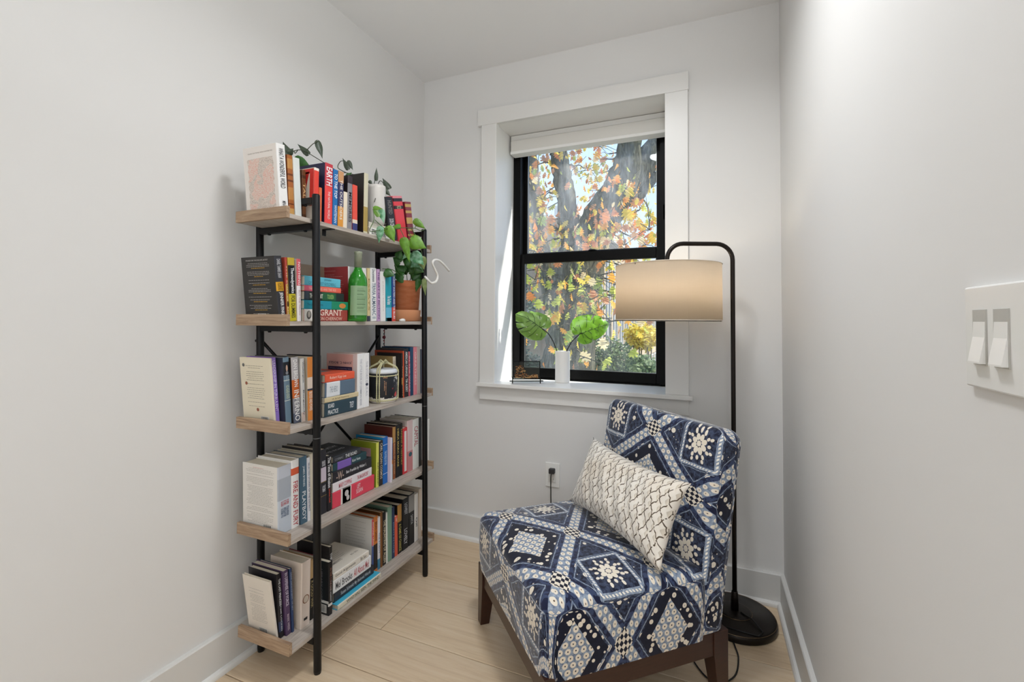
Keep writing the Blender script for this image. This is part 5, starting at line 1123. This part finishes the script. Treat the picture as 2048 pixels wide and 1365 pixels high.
# chair-local placement: long side across the chair, leaning back
Mc = Matrix.Translation((-.38, 1.13, 0)) @ Matrix.Rotation(math.atan2(.68, .734), 4, 'Z')
PILC = Matrix.Translation((.395, .262, .546)) @ Matrix.Rotation(math.radians(90), 4, 'Z') @ Matrix.Rotation(math.radians(24), 4, 'X')
pil.matrix_world = Mc @ PILC

# ---------------------------------------------------------------- window sill
vz = MB().lathe([(0, 0), (.035, 0), (.0372, .002)] + [(.0372+(.0005 if k % 2 else 0), .004+.0045*k) for k in range(34)] + [(.0370, .1595), (.036, .1605), (.0340, .1600), (.0335, .012), (0, .012)], 40).build('ribbed_vase', mat('#e9e7e3', .45))
vz.location = (-.683, 2.29, .8092); tag(vz, 'slim white ribbed cylinder vase on the window sill', 'vase')
mo = thing('monstera_stems', 'two green monstera leaves on dark stems in the sill vase', 'artificial plant', (-.683, 2.29, .8092))
VR = Vector((.919, .394, 0)).normalized(); VN = Vector((.394, -.919, 0)).normalized(); K = .00256/7.183; PXm = .00256
def sillpt(zx, zy, n=0):
    x = (zx/7.183+1000-1121)*PXm; z = (767.5-(zy/7.183+600))*PXm; return VR*x + Vector((0, 0, z)) + VN*n
M_MON = {}
def monstera(out, att, tip, veins, holes, col, curl):
    pts2 = [Vector((a, b)) for a, b in out]; A2 = Vector(att); T2 = Vector(tip); ax = (T2-A2).normalized(); nr = Vector((-ax.y, ax.x))
    # refine the outline, triangulate, then bend across the midrib
    P = []
    for i in range(len(pts2)):
        a = pts2[i]; b = pts2[(i+1) % len(pts2)]; k = max(1, int((b-a).length/28))
        for j in range(k): P.append(a.lerp(b, j/k))
    bm = bmesh.new(); vv = [bm.verts.new((p.x, p.y, 0)) for p in P]; bm.faces.new(vv)
    bmesh.ops.triangulate(bm, faces=bm.faces[:], ngon_method='BEAUTY')
    bmesh.ops.subdivide_edges(bm, edges=bm.edges[:], cuts=2, use_grid_fill=True)
    def bend(p):
        d = Vector((p[0], p[1]))-A2; s = d.dot(nr)/180; l = d.dot(ax)/400
        return -.022*curl*s*s + .006*math.sin(s*9+l*2) - .018*l*l*curl + .004*abs(math.sin(l*12))*abs(s)
    bm.verts.index_update(); vs = [sillpt(v.co.x, v.co.y, bend(v.co)) for v in bm.verts]; fs = [tuple(v.index for v in f.verts) for f in bm.faces]; bm.free()
    n0 = len(vs); m = MB(); m.add(vs + [v - VN*.0012 for v in vs], fs + [tuple(i+n0 for i in f[::-1]) for f in fs], 0, True)
    lf = m.build('leaf', mat(col, .35, 0, None, .5), mo)
    ve = MB()
    for vn in veins:
        q = []
        for i in range(len(vn)-1):
            for k in range(5):
                p = Vector(vn[i]).lerp(Vector(vn[i+1]), k/5); q.append(sillpt(p.x, p.y, bend(p)+.001))
        q.append(sillpt(vn[-1][0], vn[-1][1], bend(vn[-1])+.0006)); ve.tube(q, [.0018]+[.0012]*(len(q)-1), 5)
    ve.build('vein', mat('#244a12', .5), lf)
    hm = MB()
    for hx, hy, r_ in holes:
        hm.add([sillpt(hx+r_*1.6*math.cos(k*1.047)*ax.x - r_*.8*math.sin(k*1.047)*ax.y, hy+r_*1.6*math.cos(k*1.047)*ax.y + r_*.8*math.sin(k*1.047)*ax.x, bend((hx, hy))+.0012) for k in range(6)], [tuple(range(6))])
    hm.build('leaf_spot', mat('#a9b58e', .6), lf)
monstera([(560, 418), (590, 430), (650, 436), (700, 400), (714, 345), (680, 280), (640, 245), (600, 225), (540, 198), (500, 192), (470, 200), (420, 180), (385, 188), (410, 222), (350, 192), (280, 180), (235, 195), (190, 225), (192, 330), (240, 345), (292, 342), (240, 356), (196, 352), (205, 410), (225, 434), (270, 430), (335, 412), (280, 440), (232, 455), (270, 510), (330, 556), (400, 592), (480, 608), (570, 602), (622, 545), (640, 500), (600, 455)],
         (560, 425), (190, 228), [[(560, 425), (430, 330), (330, 270), (200, 228)], [(540, 410), (545, 330), (538, 240)], [(470, 365), (465, 280), (430, 215)], [(390, 305), (360, 240), (330, 215)], [(555, 415), (620, 380), (640, 290)],
         [(520, 420), (440, 510), (370, 560)], [(450, 350), (380, 400), (220, 440)], [(480, 380), (400, 460), (280, 490)], [(565, 440), (570, 520), (550, 585)], [(400, 320), (330, 345), (200, 352)]], [(430, 372, 9), (345, 412, 9), (395, 488, 10), (500, 520, 9)], '#749c42', 1)
monstera([(1140, 498), (1098, 512), (1050, 526), (1010, 492), (988, 432), (988, 372), (1018, 310), (1080, 262), (1150, 240), (1250, 226), (1318, 230), (1290, 285), (1268, 335), (1305, 290), (1345, 240), (1400, 242), (1438, 272), (1395, 315), (1365, 356), (1410, 318), (1452, 290), (1500, 312), (1552, 352), (1542, 402), (1512, 462), (1470, 512), (1400, 572), (1335, 600), (1275, 556), (1310, 612), (1290, 636), (1228, 590), (1270, 645), (1200, 658), (1138, 650), (1092, 612), (1080, 576), (1112, 532)],
         (1145, 500), (1552, 350), [[(1145, 500), (1250, 455), (1400, 405), (1545, 355)], [(1200, 475), (1215, 380), (1232, 250)], [(1290, 440), (1320, 330), (1335, 270)], [(1150, 495), (1120, 410), (1110, 300)], [(1140, 498), (1060, 450), (1020, 400)],
         [(1380, 412), (1420, 350), (1450, 310)], [(1240, 462), (1330, 530), (1380, 545)], [(1170, 495), (1250, 570), (1330, 600)], [(1150, 505), (1180, 580), (1220, 645)], [(1330, 432), (1420, 480), (1460, 490)]], [(1085, 390, 11), (1265, 432, 8), (1168, 315, 10), (1438, 382, 8), (1455, 438, 8), (1395, 505, 8)], '#78b02c', 1)
for pth in ([(785, 742), (765, 690), (725, 600), (680, 525), (640, 480), (560, 425)], [(935, 742), (955, 700), (1000, 620), (1060, 560), (1110, 515), (1145, 500)]):
    q = [sillpt(785+(0 if pth[0][0] < 800 else 150)*0+ (40 if pth[0][0] < 800 else 100), 1080, -.0)] + [sillpt(a, b, -.002) for a, b in pth]
    MB().tube(q, .0027, 8).build('stem', mat('#12150f', .4), mo)

# small glass frame on an easel
pf = thing('picture_stand', 'small black framed glass panel with brown dried sprigs on the window sill', 'picture frame', (-.835, 2.172, .8092), math.radians(27))
MB().box(-.069, .069, -.003, .003, .020, .024).box(-.069, .069, -.003, .003, .108, .112).box(-.069, -.065, -.003, .003, .020, .112).box(.065, .069, -.003, .003, .020, .112).build('frame', M_BLK, pf)
gm = bpy.data.materials.new('smoked_glass'); gm.use_nodes = True; t = NT(gm); t.bsdf.inputs['Transmission Weight'].default_value = .0
t.n.remove(t.bsdf); oo = [n for n in t.n if n.type == 'OUTPUT_MATERIAL'][0]; a1 = t.node('ShaderNodeBsdfTransparent'); a1.inputs[0].default_value = (.62, .68, .66, 1); g1 = t.node('ShaderNodeBsdfGlossy'); g1.inputs['Roughness'].default_value = .05
mx = t.node('ShaderNodeMixShader'); mx.inputs[0].default_value = .05; t.t.links.new(a1.outputs[0], mx.inputs[1]); t.t.links.new(g1.outputs[0], mx.inputs[2]); t.t.links.new(mx.outputs[0], oo.inputs[0])
MB().box(-.065, .065, -.0014, .0014, .024, .108).build('glass', gm, pf)
rng = random.Random(12); sp = MB()
for k in range(230):
    x = rng.uniform(-.06, .055); top = .045 + (.05*math.exp(-((x+.03)/.022)**2)); z = .027 + (top-.027)*rng.random()**1.3
    if rng.random() < .3: z = rng.uniform(.03, .09); x = -.035+rng.uniform(-.02, .02)
    a = rng.uniform(0, 6.28); w = rng.uniform(.003, .008); hh = rng.uniform(.001, .0022)
    dx, dz = math.cos(a)*w, abs(math.sin(a))*w*.6
    sp.add([(x-dx, -.0019, z), (x, -.0019-.0004, z-hh), (x+dx, -.0019, z+dz), (x, -.0019-.0004, z+hh)], [(0, 1, 2, 3)], k % 3)
sp.build('dried_sprigs', [mat('#9a6532', .8), mat('#d0a468', .8), mat('#5f3b20', .8)], pf, kind='stuff')
st_ = MB().box(-.085, .085, -.0035, .0035, .010, .0145)
for s in (-.070, .070): st_.box(s-.002, s+.002, -.0065, -.0035, 0, .034).box(s-.002, s+.002, .0035, .0065, 0, .034).box(s-.002, s+.002, -.0065, .0065, .0095, .0145)
st_.build('stand', M_BLK, pf)
# ---------------------------------------------------------------- outside the window
TR = {'TRUNK': [[-1.80, 6.05, -4.0, 0.5], [-1.774, 6.033, -0.606, 0.4], [-1.699, 5.929, 0.345, 0.36], [-1.626, 5.832, 1.007, 0.33], [-1.564, 5.841, 1.592, 0.33], [-1.485, 5.862, 2.014, 0.3]], 'L1': [[-1.515, 5.856, 1.787, 0.22], [-1.621, 5.798, 2.24, 0.14], [-1.679, 5.76, 2.694, 0.125], [-1.737, 5.725, 3.083, 0.12], [-1.806, 5.678, 3.667, 0.1], [-1.863, 5.63, 4.51, 0.07]], 'L2': [[-1.485, 5.865, 1.917, 0.28], [-1.252, 5.841, 2.384, 0.25], [-1.027, 5.817, 2.74, 0.22], [-0.894, 5.755, 3.052, 0.17], [-0.838, 5.661, 3.382, 0.13], [-0.776, 5.559, 4.056, 0.09]], 'L3': [[-1.104, 5.896, 2.64, 0.2], [-0.808, 6.01, 3.025, 0.19], [-0.601, 6.088, 3.314, 0.15], [-0.246, 6.223, 3.827, 0.1]], 'L4': [[-1.877, 6.048, 1.137, 0.16], [-2.094, 6.037, 2.105, 0.1], [-2.199, 5.972, 2.796, 0.09], [-2.235, 5.937, 3.488, 0.08], [-2.276, 5.896, 4.318, 0.05]], 'L5': [[-0.97, 5.844, 2.647, 0.12], [-0.796, 5.916, 2.679, 0.07], [-0.593, 5.995, 2.932, 0.05], [-0.361, 6.088, 3.09, 0.04]]}
CLU = [[-2.018, 5.604, 3.146], [-1.743, 5.286, 3.134], [-1.797, 5.172, 2.562], [-1.691, 5.331, 2.347], [-1.752, 4.877, 2.146], [-1.552, 5.286, 2.207], [-1.364, 5.046, 1.98], [-1.779, 4.872, 1.92], [-1.112, 4.934, 2.002], [-0.947, 4.783, 2.124], [-0.999, 4.541, 2.231], [-0.871, 5.249, 2.152], [-0.688, 5.319, 2.378], [-0.563, 5.162, 2.114], [-0.614, 5.146, 1.952], [-0.781, 4.859, 1.917], [-1.001, 5.198, 2.01], [-1.529, 6.458, 3.282], [-1.398, 6.514, 3.247], [-1.298, 6.549, 3.498], [-1.506, 6.672, 3.715], [-0.723, 4.651, 2.457], [-0.91, 5.002, 2.599], [-0.837, 6.741, 3.572], [-0.642, 6.184, 3.156], [-1.987, 5.61, 3.406], [-1.773, 6.025, 3.454], [-1.78, 4.881, 1.583], [-1.62, 4.522, 1.34], [-1.625, 4.948, 1.528], [-1.244, 4.245, 1.372], [-1.288, 4.872, 1.568], [-1.069, 4.748, 1.552], [-0.974, 4.793, 1.397], [-1.001, 4.677, 1.238], [-0.915, 5.031, 1.517], [-1.048, 4.438, 1.33], [-1.301, 4.443, 1.209], [-1.394, 4.409, 1.034], [-0.927, 4.82, 1.138], [-1.208, 4.47, 1.632], [-0.951, 5.554, 1.705], [-0.691, 5.337, 1.703], [-1.12, 4.533, 0.762], [-1.212, 4.497, 0.662], [-1.288, 4.677, 0.823], [-1.822, 5.077, 1.718], [-0.59, 5.396, 1.142], [-0.538, 5.415, 1.254]]
M_BARK, t = newmat(.95, .1); c = t.coord(); g = t.noise(t.mapping(c, (9, 9, 1.6)), 3, 6, .7, .5)
t.base(t.ramp(g, [(.3, '#34332a'), (.5, '#5a5746'), (.72, '#8f8b76')])); t.bump(g, .9, .03)
ground = MB().box(-60, 60, 2.7, 90, -4.2, -4.0).build('floor_outside', mat('#7f8169', .95)); ground['kind'] = 'structure'
def leafc(h):
    m, t = newmat(.6, .25); b = t.bsdf; b.inputs['Base Color'].default_value = srgb(h)
    b.inputs['Subsurface Weight'].default_value = 0
    oo = [n for n in t.n if n.type == 'OUTPUT_MATERIAL'][0]; tl = t.node('ShaderNodeBsdfTranslucent'); tl.inputs[0].default_value = srgb(h)
    ms = t.node('ShaderNodeMixShader'); ms.inputs[0].default_value = .35; t.t.links.new(b.outputs[0], ms.inputs[1]); t.t.links.new(tl.outputs[0], ms.inputs[2]); t.t.links.new(ms.outputs[0], oo.inputs[0]); return m
LM = [leafc(h) for h in ('#f5b24f', '#eb9745', '#df8f55', '#f0d25c', '#cdd062', '#f8e0ac', '#cf9468', '#a9bb5c')]
OAK = [(0, 0), (.03, .10), (.22, .16), (.16, .26), (.40, .30), (.34, .40), (.20, .44), (.46, .56), (.36, .66), (.18, .64), (.30, .82), (.16, .84), (.10, .80), (.0, 1.0)]
def oak_mesh(i, curl):
    pts = OAK + [(-x, y) for x, y in OAK[-2:0:-1]]
    vs = []; 
    for x, y in pts: vs.append((x, y, -abs(x)*curl - .18*curl*y*y))
    mid = [(0, k/5, -.18*curl*(k/5)**2) for k in range(1, 5)]
    # triangulate halves against the midrib
    tri = tessellate_polygon([[Vector((p[0], p[1], 0)) for p in pts]])
    m = MB(); m.add(vs, [tuple(t_) for t_ in tri]); m.tube([(0, -.25, .02), (0, 0, 0), (0, .9, -.16*curl)], .008, 4, 0, False)
    return m
protos = [oak_mesh(k, c_).mesh('leaf', LM[k % 8]) for k, c_ in enumerate((.25, .5, .1, .35, .6, .2, .45, .3))]
tree = thing('oak_tree', 'large oak with grey bark and orange autumn leaves outside the window', 'tree', (-1.8, 6.05, -4.0))
TO = Vector((-1.8, 6.05, -4.0))
for k, v in TR.items():
    # subdivide and roughen the limbs
    P = []; Rr = []; rng = random.Random(hash(k) % 7 if False else len(k)+len(v))
    for i in range(len(v)-1):
        for j in range(6):
            u = j/6; P.append(Vector(v[i][:3]).lerp(Vector(v[i+1][:3]), u)-TO + Vector((rng.uniform(-.012, .012), rng.uniform(-.01, .01), 0))); Rr.append((v[i][3]*(1-u)+v[i+1][3]*u)*rng.uniform(.95, 1.05))
    P.append(Vector(v[-1][:3])-TO); Rr.append(v[-1][3])
    MB().tube(P, Rr, 16).build('trunk' if k == 'TRUNK' else 'branch', M_BARK, tree)
rng = random.Random(21); tw = MB()
anchors = [Vector(p[:3]) for v in TR.values() for p in v[1:]]
for c_ in CLU:
    C_ = Vector(c_); a = min(anchors, key=lambda q: (q-C_).length); mid = a.lerp(C_, .5)+Vector((rng.uniform(-.1, .1), rng.uniform(-.1, .1), rng.uniform(.0, .2)))
    pts = [a-TO]
    for k in range(1, 7):
        u = k/6; pts.append((a*(1-u)**2 + mid*2*u*(1-u) + C_*u*u)-TO + Vector((rng.uniform(-.02, .02),)*3))
    tw.tube(pts, [.016-.002*k for k in range(7)], 5)
    for q in range(3):
        e = C_ + Vector((rng.gauss(0, .2), rng.gauss(0, .2), rng.gauss(0, .15))); tw.tube([C_-TO, (C_.lerp(e, .5))-TO+Vector((0, 0, .03)), e-TO], [.005, .004, .002], 4)
for q in range(34):
    s = anchors[rng.randrange(len(anchors))]; e = s + Vector((rng.uniform(-1, 1), rng.uniform(-.8, .2), rng.uniform(-.4, .6)))
    m_ = s.lerp(e, .5)+Vector((rng.uniform(-.1, .1), 0, rng.uniform(-.1, .1))); tw.tube([s-TO, m_-TO, e-TO], [.011, .007, .003], 4)
tw.build('twigs', M_BARK, tree, kind='stuff')
def leaf_xf(p, size, rng):
    d = Vector((rng.gauss(0, .5), rng.gauss(0, .5), -1)).normalized()          # leaves hang
    q = d.to_track_quat('Y', 'Z'); q = q @ Quaternion((0, 1, 0), rng.uniform(-1.2, 1.2))
    return Matrix.Translation(p) @ q.to_matrix().to_4x4() @ Matrix.Scale(size, 4)
n = 0; spots = []
for i, c_ in enumerate(CLU):
    for k in range(6):
        p = Vector(c_)+Vector((rng.gauss(0, .13), rng.gauss(0, .13), rng.gauss(0, .12))) - TO; spots.append((p, i))
rng.shuffle(spots)
for p, i in spots[:286]:
    me = protos[rng.choice((0, 0, 1, 2, 3, 3, 4, 5, 6, 7) if i < 27 else (0, 1, 3, 3, 4, 4, 5, 7, 6))]
    o = bpy.data.objects.new('leaf', me); COL.objects.link(o); o.parent = tree; o.matrix_local = leaf_xf(p, rng.uniform(.09, .155), rng)
fo = MB(); oak_v = [(x, y, -abs(x)*.3) for x, y in OAK]; half = len(OAK)
lv = [(0, 0), (.16, .12), (.12, .25), (.36, .32), (.16, .42), (.40, .58), (.16, .64), (.24, .82), (0, 1)]; lv = lv + [(-x, y) for x, y in lv[-2:0:-1]]
tri = [tuple(t_) for t_ in tessellate_polygon([[Vector((p[0], p[1], 0)) for p in lv]])]
def stuff_leaf(mb, p, size, mi, rng):
    M = leaf_xf(p, size, rng); mb.add([M @ Vector((x, y, -abs(x)*.4)) for x, y in lv], tri, mi)
for i, c_ in enumerate(CLU):
    for k in range(20 if i < 27 else 4):
        stuff_leaf(fo, Vector(c_)+Vector((rng.gauss(0, .2), rng.gauss(.12, .25), rng.gauss(0, .17)))-TO, rng.uniform(.05, .105), rng.choice((0, 1, 2, 3, 3, 4, 5, 6) if i < 27 else (0, 3, 4, 4, 5, 7, 1, 6)), rng)
for k in range(1500):      # crown around and behind what the window shows
    p = Vector((rng.uniform(-4.2, 2.6), rng.uniform(5.9, 8.5), rng.uniform(2.2, 6.0)))
    gap = (p.x > -1.75 and p.x < -.6 and p.z > 2.4)
    if gap and rng.random() < .93: continue
    stuff_leaf(fo, p-TO, rng.uniform(.08, .13), rng.randrange(7), rng)
for k in range(240):
    p = Vector((rng.uniform(-3.2, -1.5), rng.uniform(6.3, 8.2), rng.uniform(1.0, 3.6))); stuff_leaf(fo, p-TO, rng.uniform(.08, .13), rng.choice((0, 1, 2, 3, 4, 6)), rng)
fo.build('foliage', LM, tree, kind='stuff')

# brick and stone building across the yard
bl = thing('office_building', 'tan building with tall narrow windows in pairs beyond the oak', 'building', (-6.2, 12.0, -4.0))
ang_b = math.radians(88.8); bl.rotation_euler = (0, 0, ang_b); bl.location = (-2.5, 9.3, -4.0)
M_TAN, t = newmat(.9, .1); c = t.coord(); t.base(t.mix(t.noise(c, 3, 4), srgb('#a8957f'), srgb('#bfae97')))
M_WG = mat('#4d565e', .25); M_PIL = mat('#d9d6d0', .8)
LENB = 22
MB().box(0, LENB, .3, 8, 0, 7.3).build('wall', M_TAN, bl)
floors = [(1.0, 3.6), (4.35, 6.9)]
MB().box(-.1, LENB, .1, .3, 3.65, 4.3).box(-.1, LENB, .1, .3, 0, .95).box(-.1, LENB, .1, .3, 6.95, 7.3).build('band_course', M_TAN, bl)
MB().box(-.2, LENB+.1, -.1, .4, 7.3, 7.5).build('cornice', M_PIL, bl)
wm = MB().box(0, .26, .18, .24, 0, 2.55).mesh('pane', M_WG); fm = MB().box(-.05, 0, .12, .26, 0, 2.6).box(.26, .31, .12, .26, 0, 2.6).box(-.05, .31, .12, .26, 2.55, 2.6).box(-.07, .33, .02, .26, -.07, .0).mesh('window', M_PIL)
pm = MB().box(0, .2, .1, .3, 0, 2.62).mesh('pilaster', M_TAN)
for z0, z1 in floors:
    x = .45; k = 0
    while x < LENB-1:
        for dx in (0, .34):
            w_ = bpy.data.objects.new('window', fm); COL.objects.link(w_); w_.parent = bl; w_.location = (x+dx, 0, z0)
            g_ = bpy.data.objects.new('pane', wm); COL.objects.link(g_); g_.parent = w_
        p_ = bpy.data.objects.new('pilaster', pm); COL.objects.link(p_); p_.parent = bl; p_.location = (x+.68, .0, z0-.05)
        x += .96; k += 1

# garden: shrubs, yellow tree, walk, low wall
def bush(name, label, cat, c, rx, ry, rz, n, mats, size, seed, trunk=None):
    r = thing(name, label, cat, (c[0], c[1], -4.0)); rng = random.Random(seed); m = MB(); zc = c[2]+4.0
    lf = [(0, 0), (.22, .35), (.18, .75), (0, 1), (-.18, .75), (-.22, .35)]
    for k in range(n):
        while True:
            v = Vector((rng.uniform(-1, 1), rng.uniform(-1, 1), rng.uniform(-1, 1)))
            if .25 < v.length < 1: break
        p = Vector((v.x*rx, v.y*ry, zc+v.z*rz)); d = Vector((rng.gauss(0, 1), rng.gauss(0, 1), rng.gauss(.2, .8))).normalized()
        M = Matrix.Translation(p) @ d.to_track_quat('Y', 'Z').to_matrix().to_4x4() @ Matrix.Rotation(rng.uniform(0, 6.28), 4, 'Y') @ Matrix.Scale(size*rng.uniform(.6, 1.2), 4)
        m.add([M @ Vector((x, y, 0)) for x, y in lf], [(0, 1, 5), (1, 2, 4, 5), (2, 3, 4)], rng.randrange(len(mats)))
    m.build('foliage', mats, r, kind='stuff')
    st = MB()
    for k in range(7):
        a = k*.9; st.tube([(0, 0, 0), (rx*.3*math.cos(a), ry*.3*math.sin(a), zc*.55), (rx*.55*math.cos(a), ry*.55*math.sin(a), zc+rz*.2)], [.05, .03, .012], 6)
    st.build('stems', M_BARK, r); return r
G1 = [leafc(h) for h in ('#5f6f4d', '#76855c', '#8d9a6c', '#4a5a42')]; G2 = [leafc(h) for h in ('#e3cf4e', '#d9c146', '#efe07a')]; G3 = [leafc(h) for h in ('#5f7a55', '#7d9468', '#a7b48c')]
bush('garden_shrub', 'grey-green loose shrub in front of the tan building', 'shrub', (-1.75, 8.9, .2), .62, .6, .62, 3400, G1, .085, 31)
bush('yellow_tree', 'bright yellow small tree right of the tan building', 'tree', (-1.45, 11.6, .75), .42, .42, .32, 1500, G2, .11, 32)
bush('garden_shrub', 'green shrub below the bright yellow small tree', 'shrub', (-1.42, 10.9, .02), .42, .3, .34, 1800, G3, .1, 33)
bush('garden_shrub', 'dark low shrub behind the trunk of the oak, left side', 'shrub', (-2.7, 7.1, -.1), .5, .4, .7, 3400, [leafc(h) for h in ('#47544a', '#5d6a58', '#3b463f')], .09, 34)
bush('background_tree', 'dark blue-green tree behind the oak at the left edge of the glass', 'tree', (-3.7, 8.3, 1.2), .65, .55, 1.2, 3000, [leafc(h) for h in ('#4f5f5c', '#5d6d66', '#6d7a70')], .13, 40)
bush('background_tree', 'dark green tree far behind, right of the tan building', 'tree', (3.0, 17, 1.6), 2.2, 1.9, 3.4, 3000, [leafc(h) for h in ('#4f5f5c', '#5d6d66', '#6d7a70')], .3, 41)
bush('background_tree', 'olive green round tree farther back, past the yellow tree', 'tree', (1.1, 13.2, .6), 1.5, 1.3, 2.3, 2600, [leafc(h) for h in ('#6b7a55', '#7f8c60', '#9aa272')], .22, 42)
bush('background_tree', 'rust orange tree at the far right side of the yard', 'tree', (5.2, 12.4, 1.0), 1.7, 1.3, 2.6, 2600, [leafc(h) for h in ('#b9713e', '#cf8e4c', '#a9603a')], .22, 43)
wk = MB().box(-1.52, -.4, 8.2, 13, -.52, -.42).build('trim_2', mat('#a59a90', .9)); wk['kind'] = 'structure'
wl = MB().box(-1.60, -1.50, 8.2, 13, -4.0, -.30).build('trim_3', mat('#cfd0cd', .85)); wl['kind'] = 'structure'
te = MB().box(-1.5, 3, 8.2, 13, -4.0, -.52).build('trim_4', mat('#7b6f63', .95)); te['kind'] = 'structure'
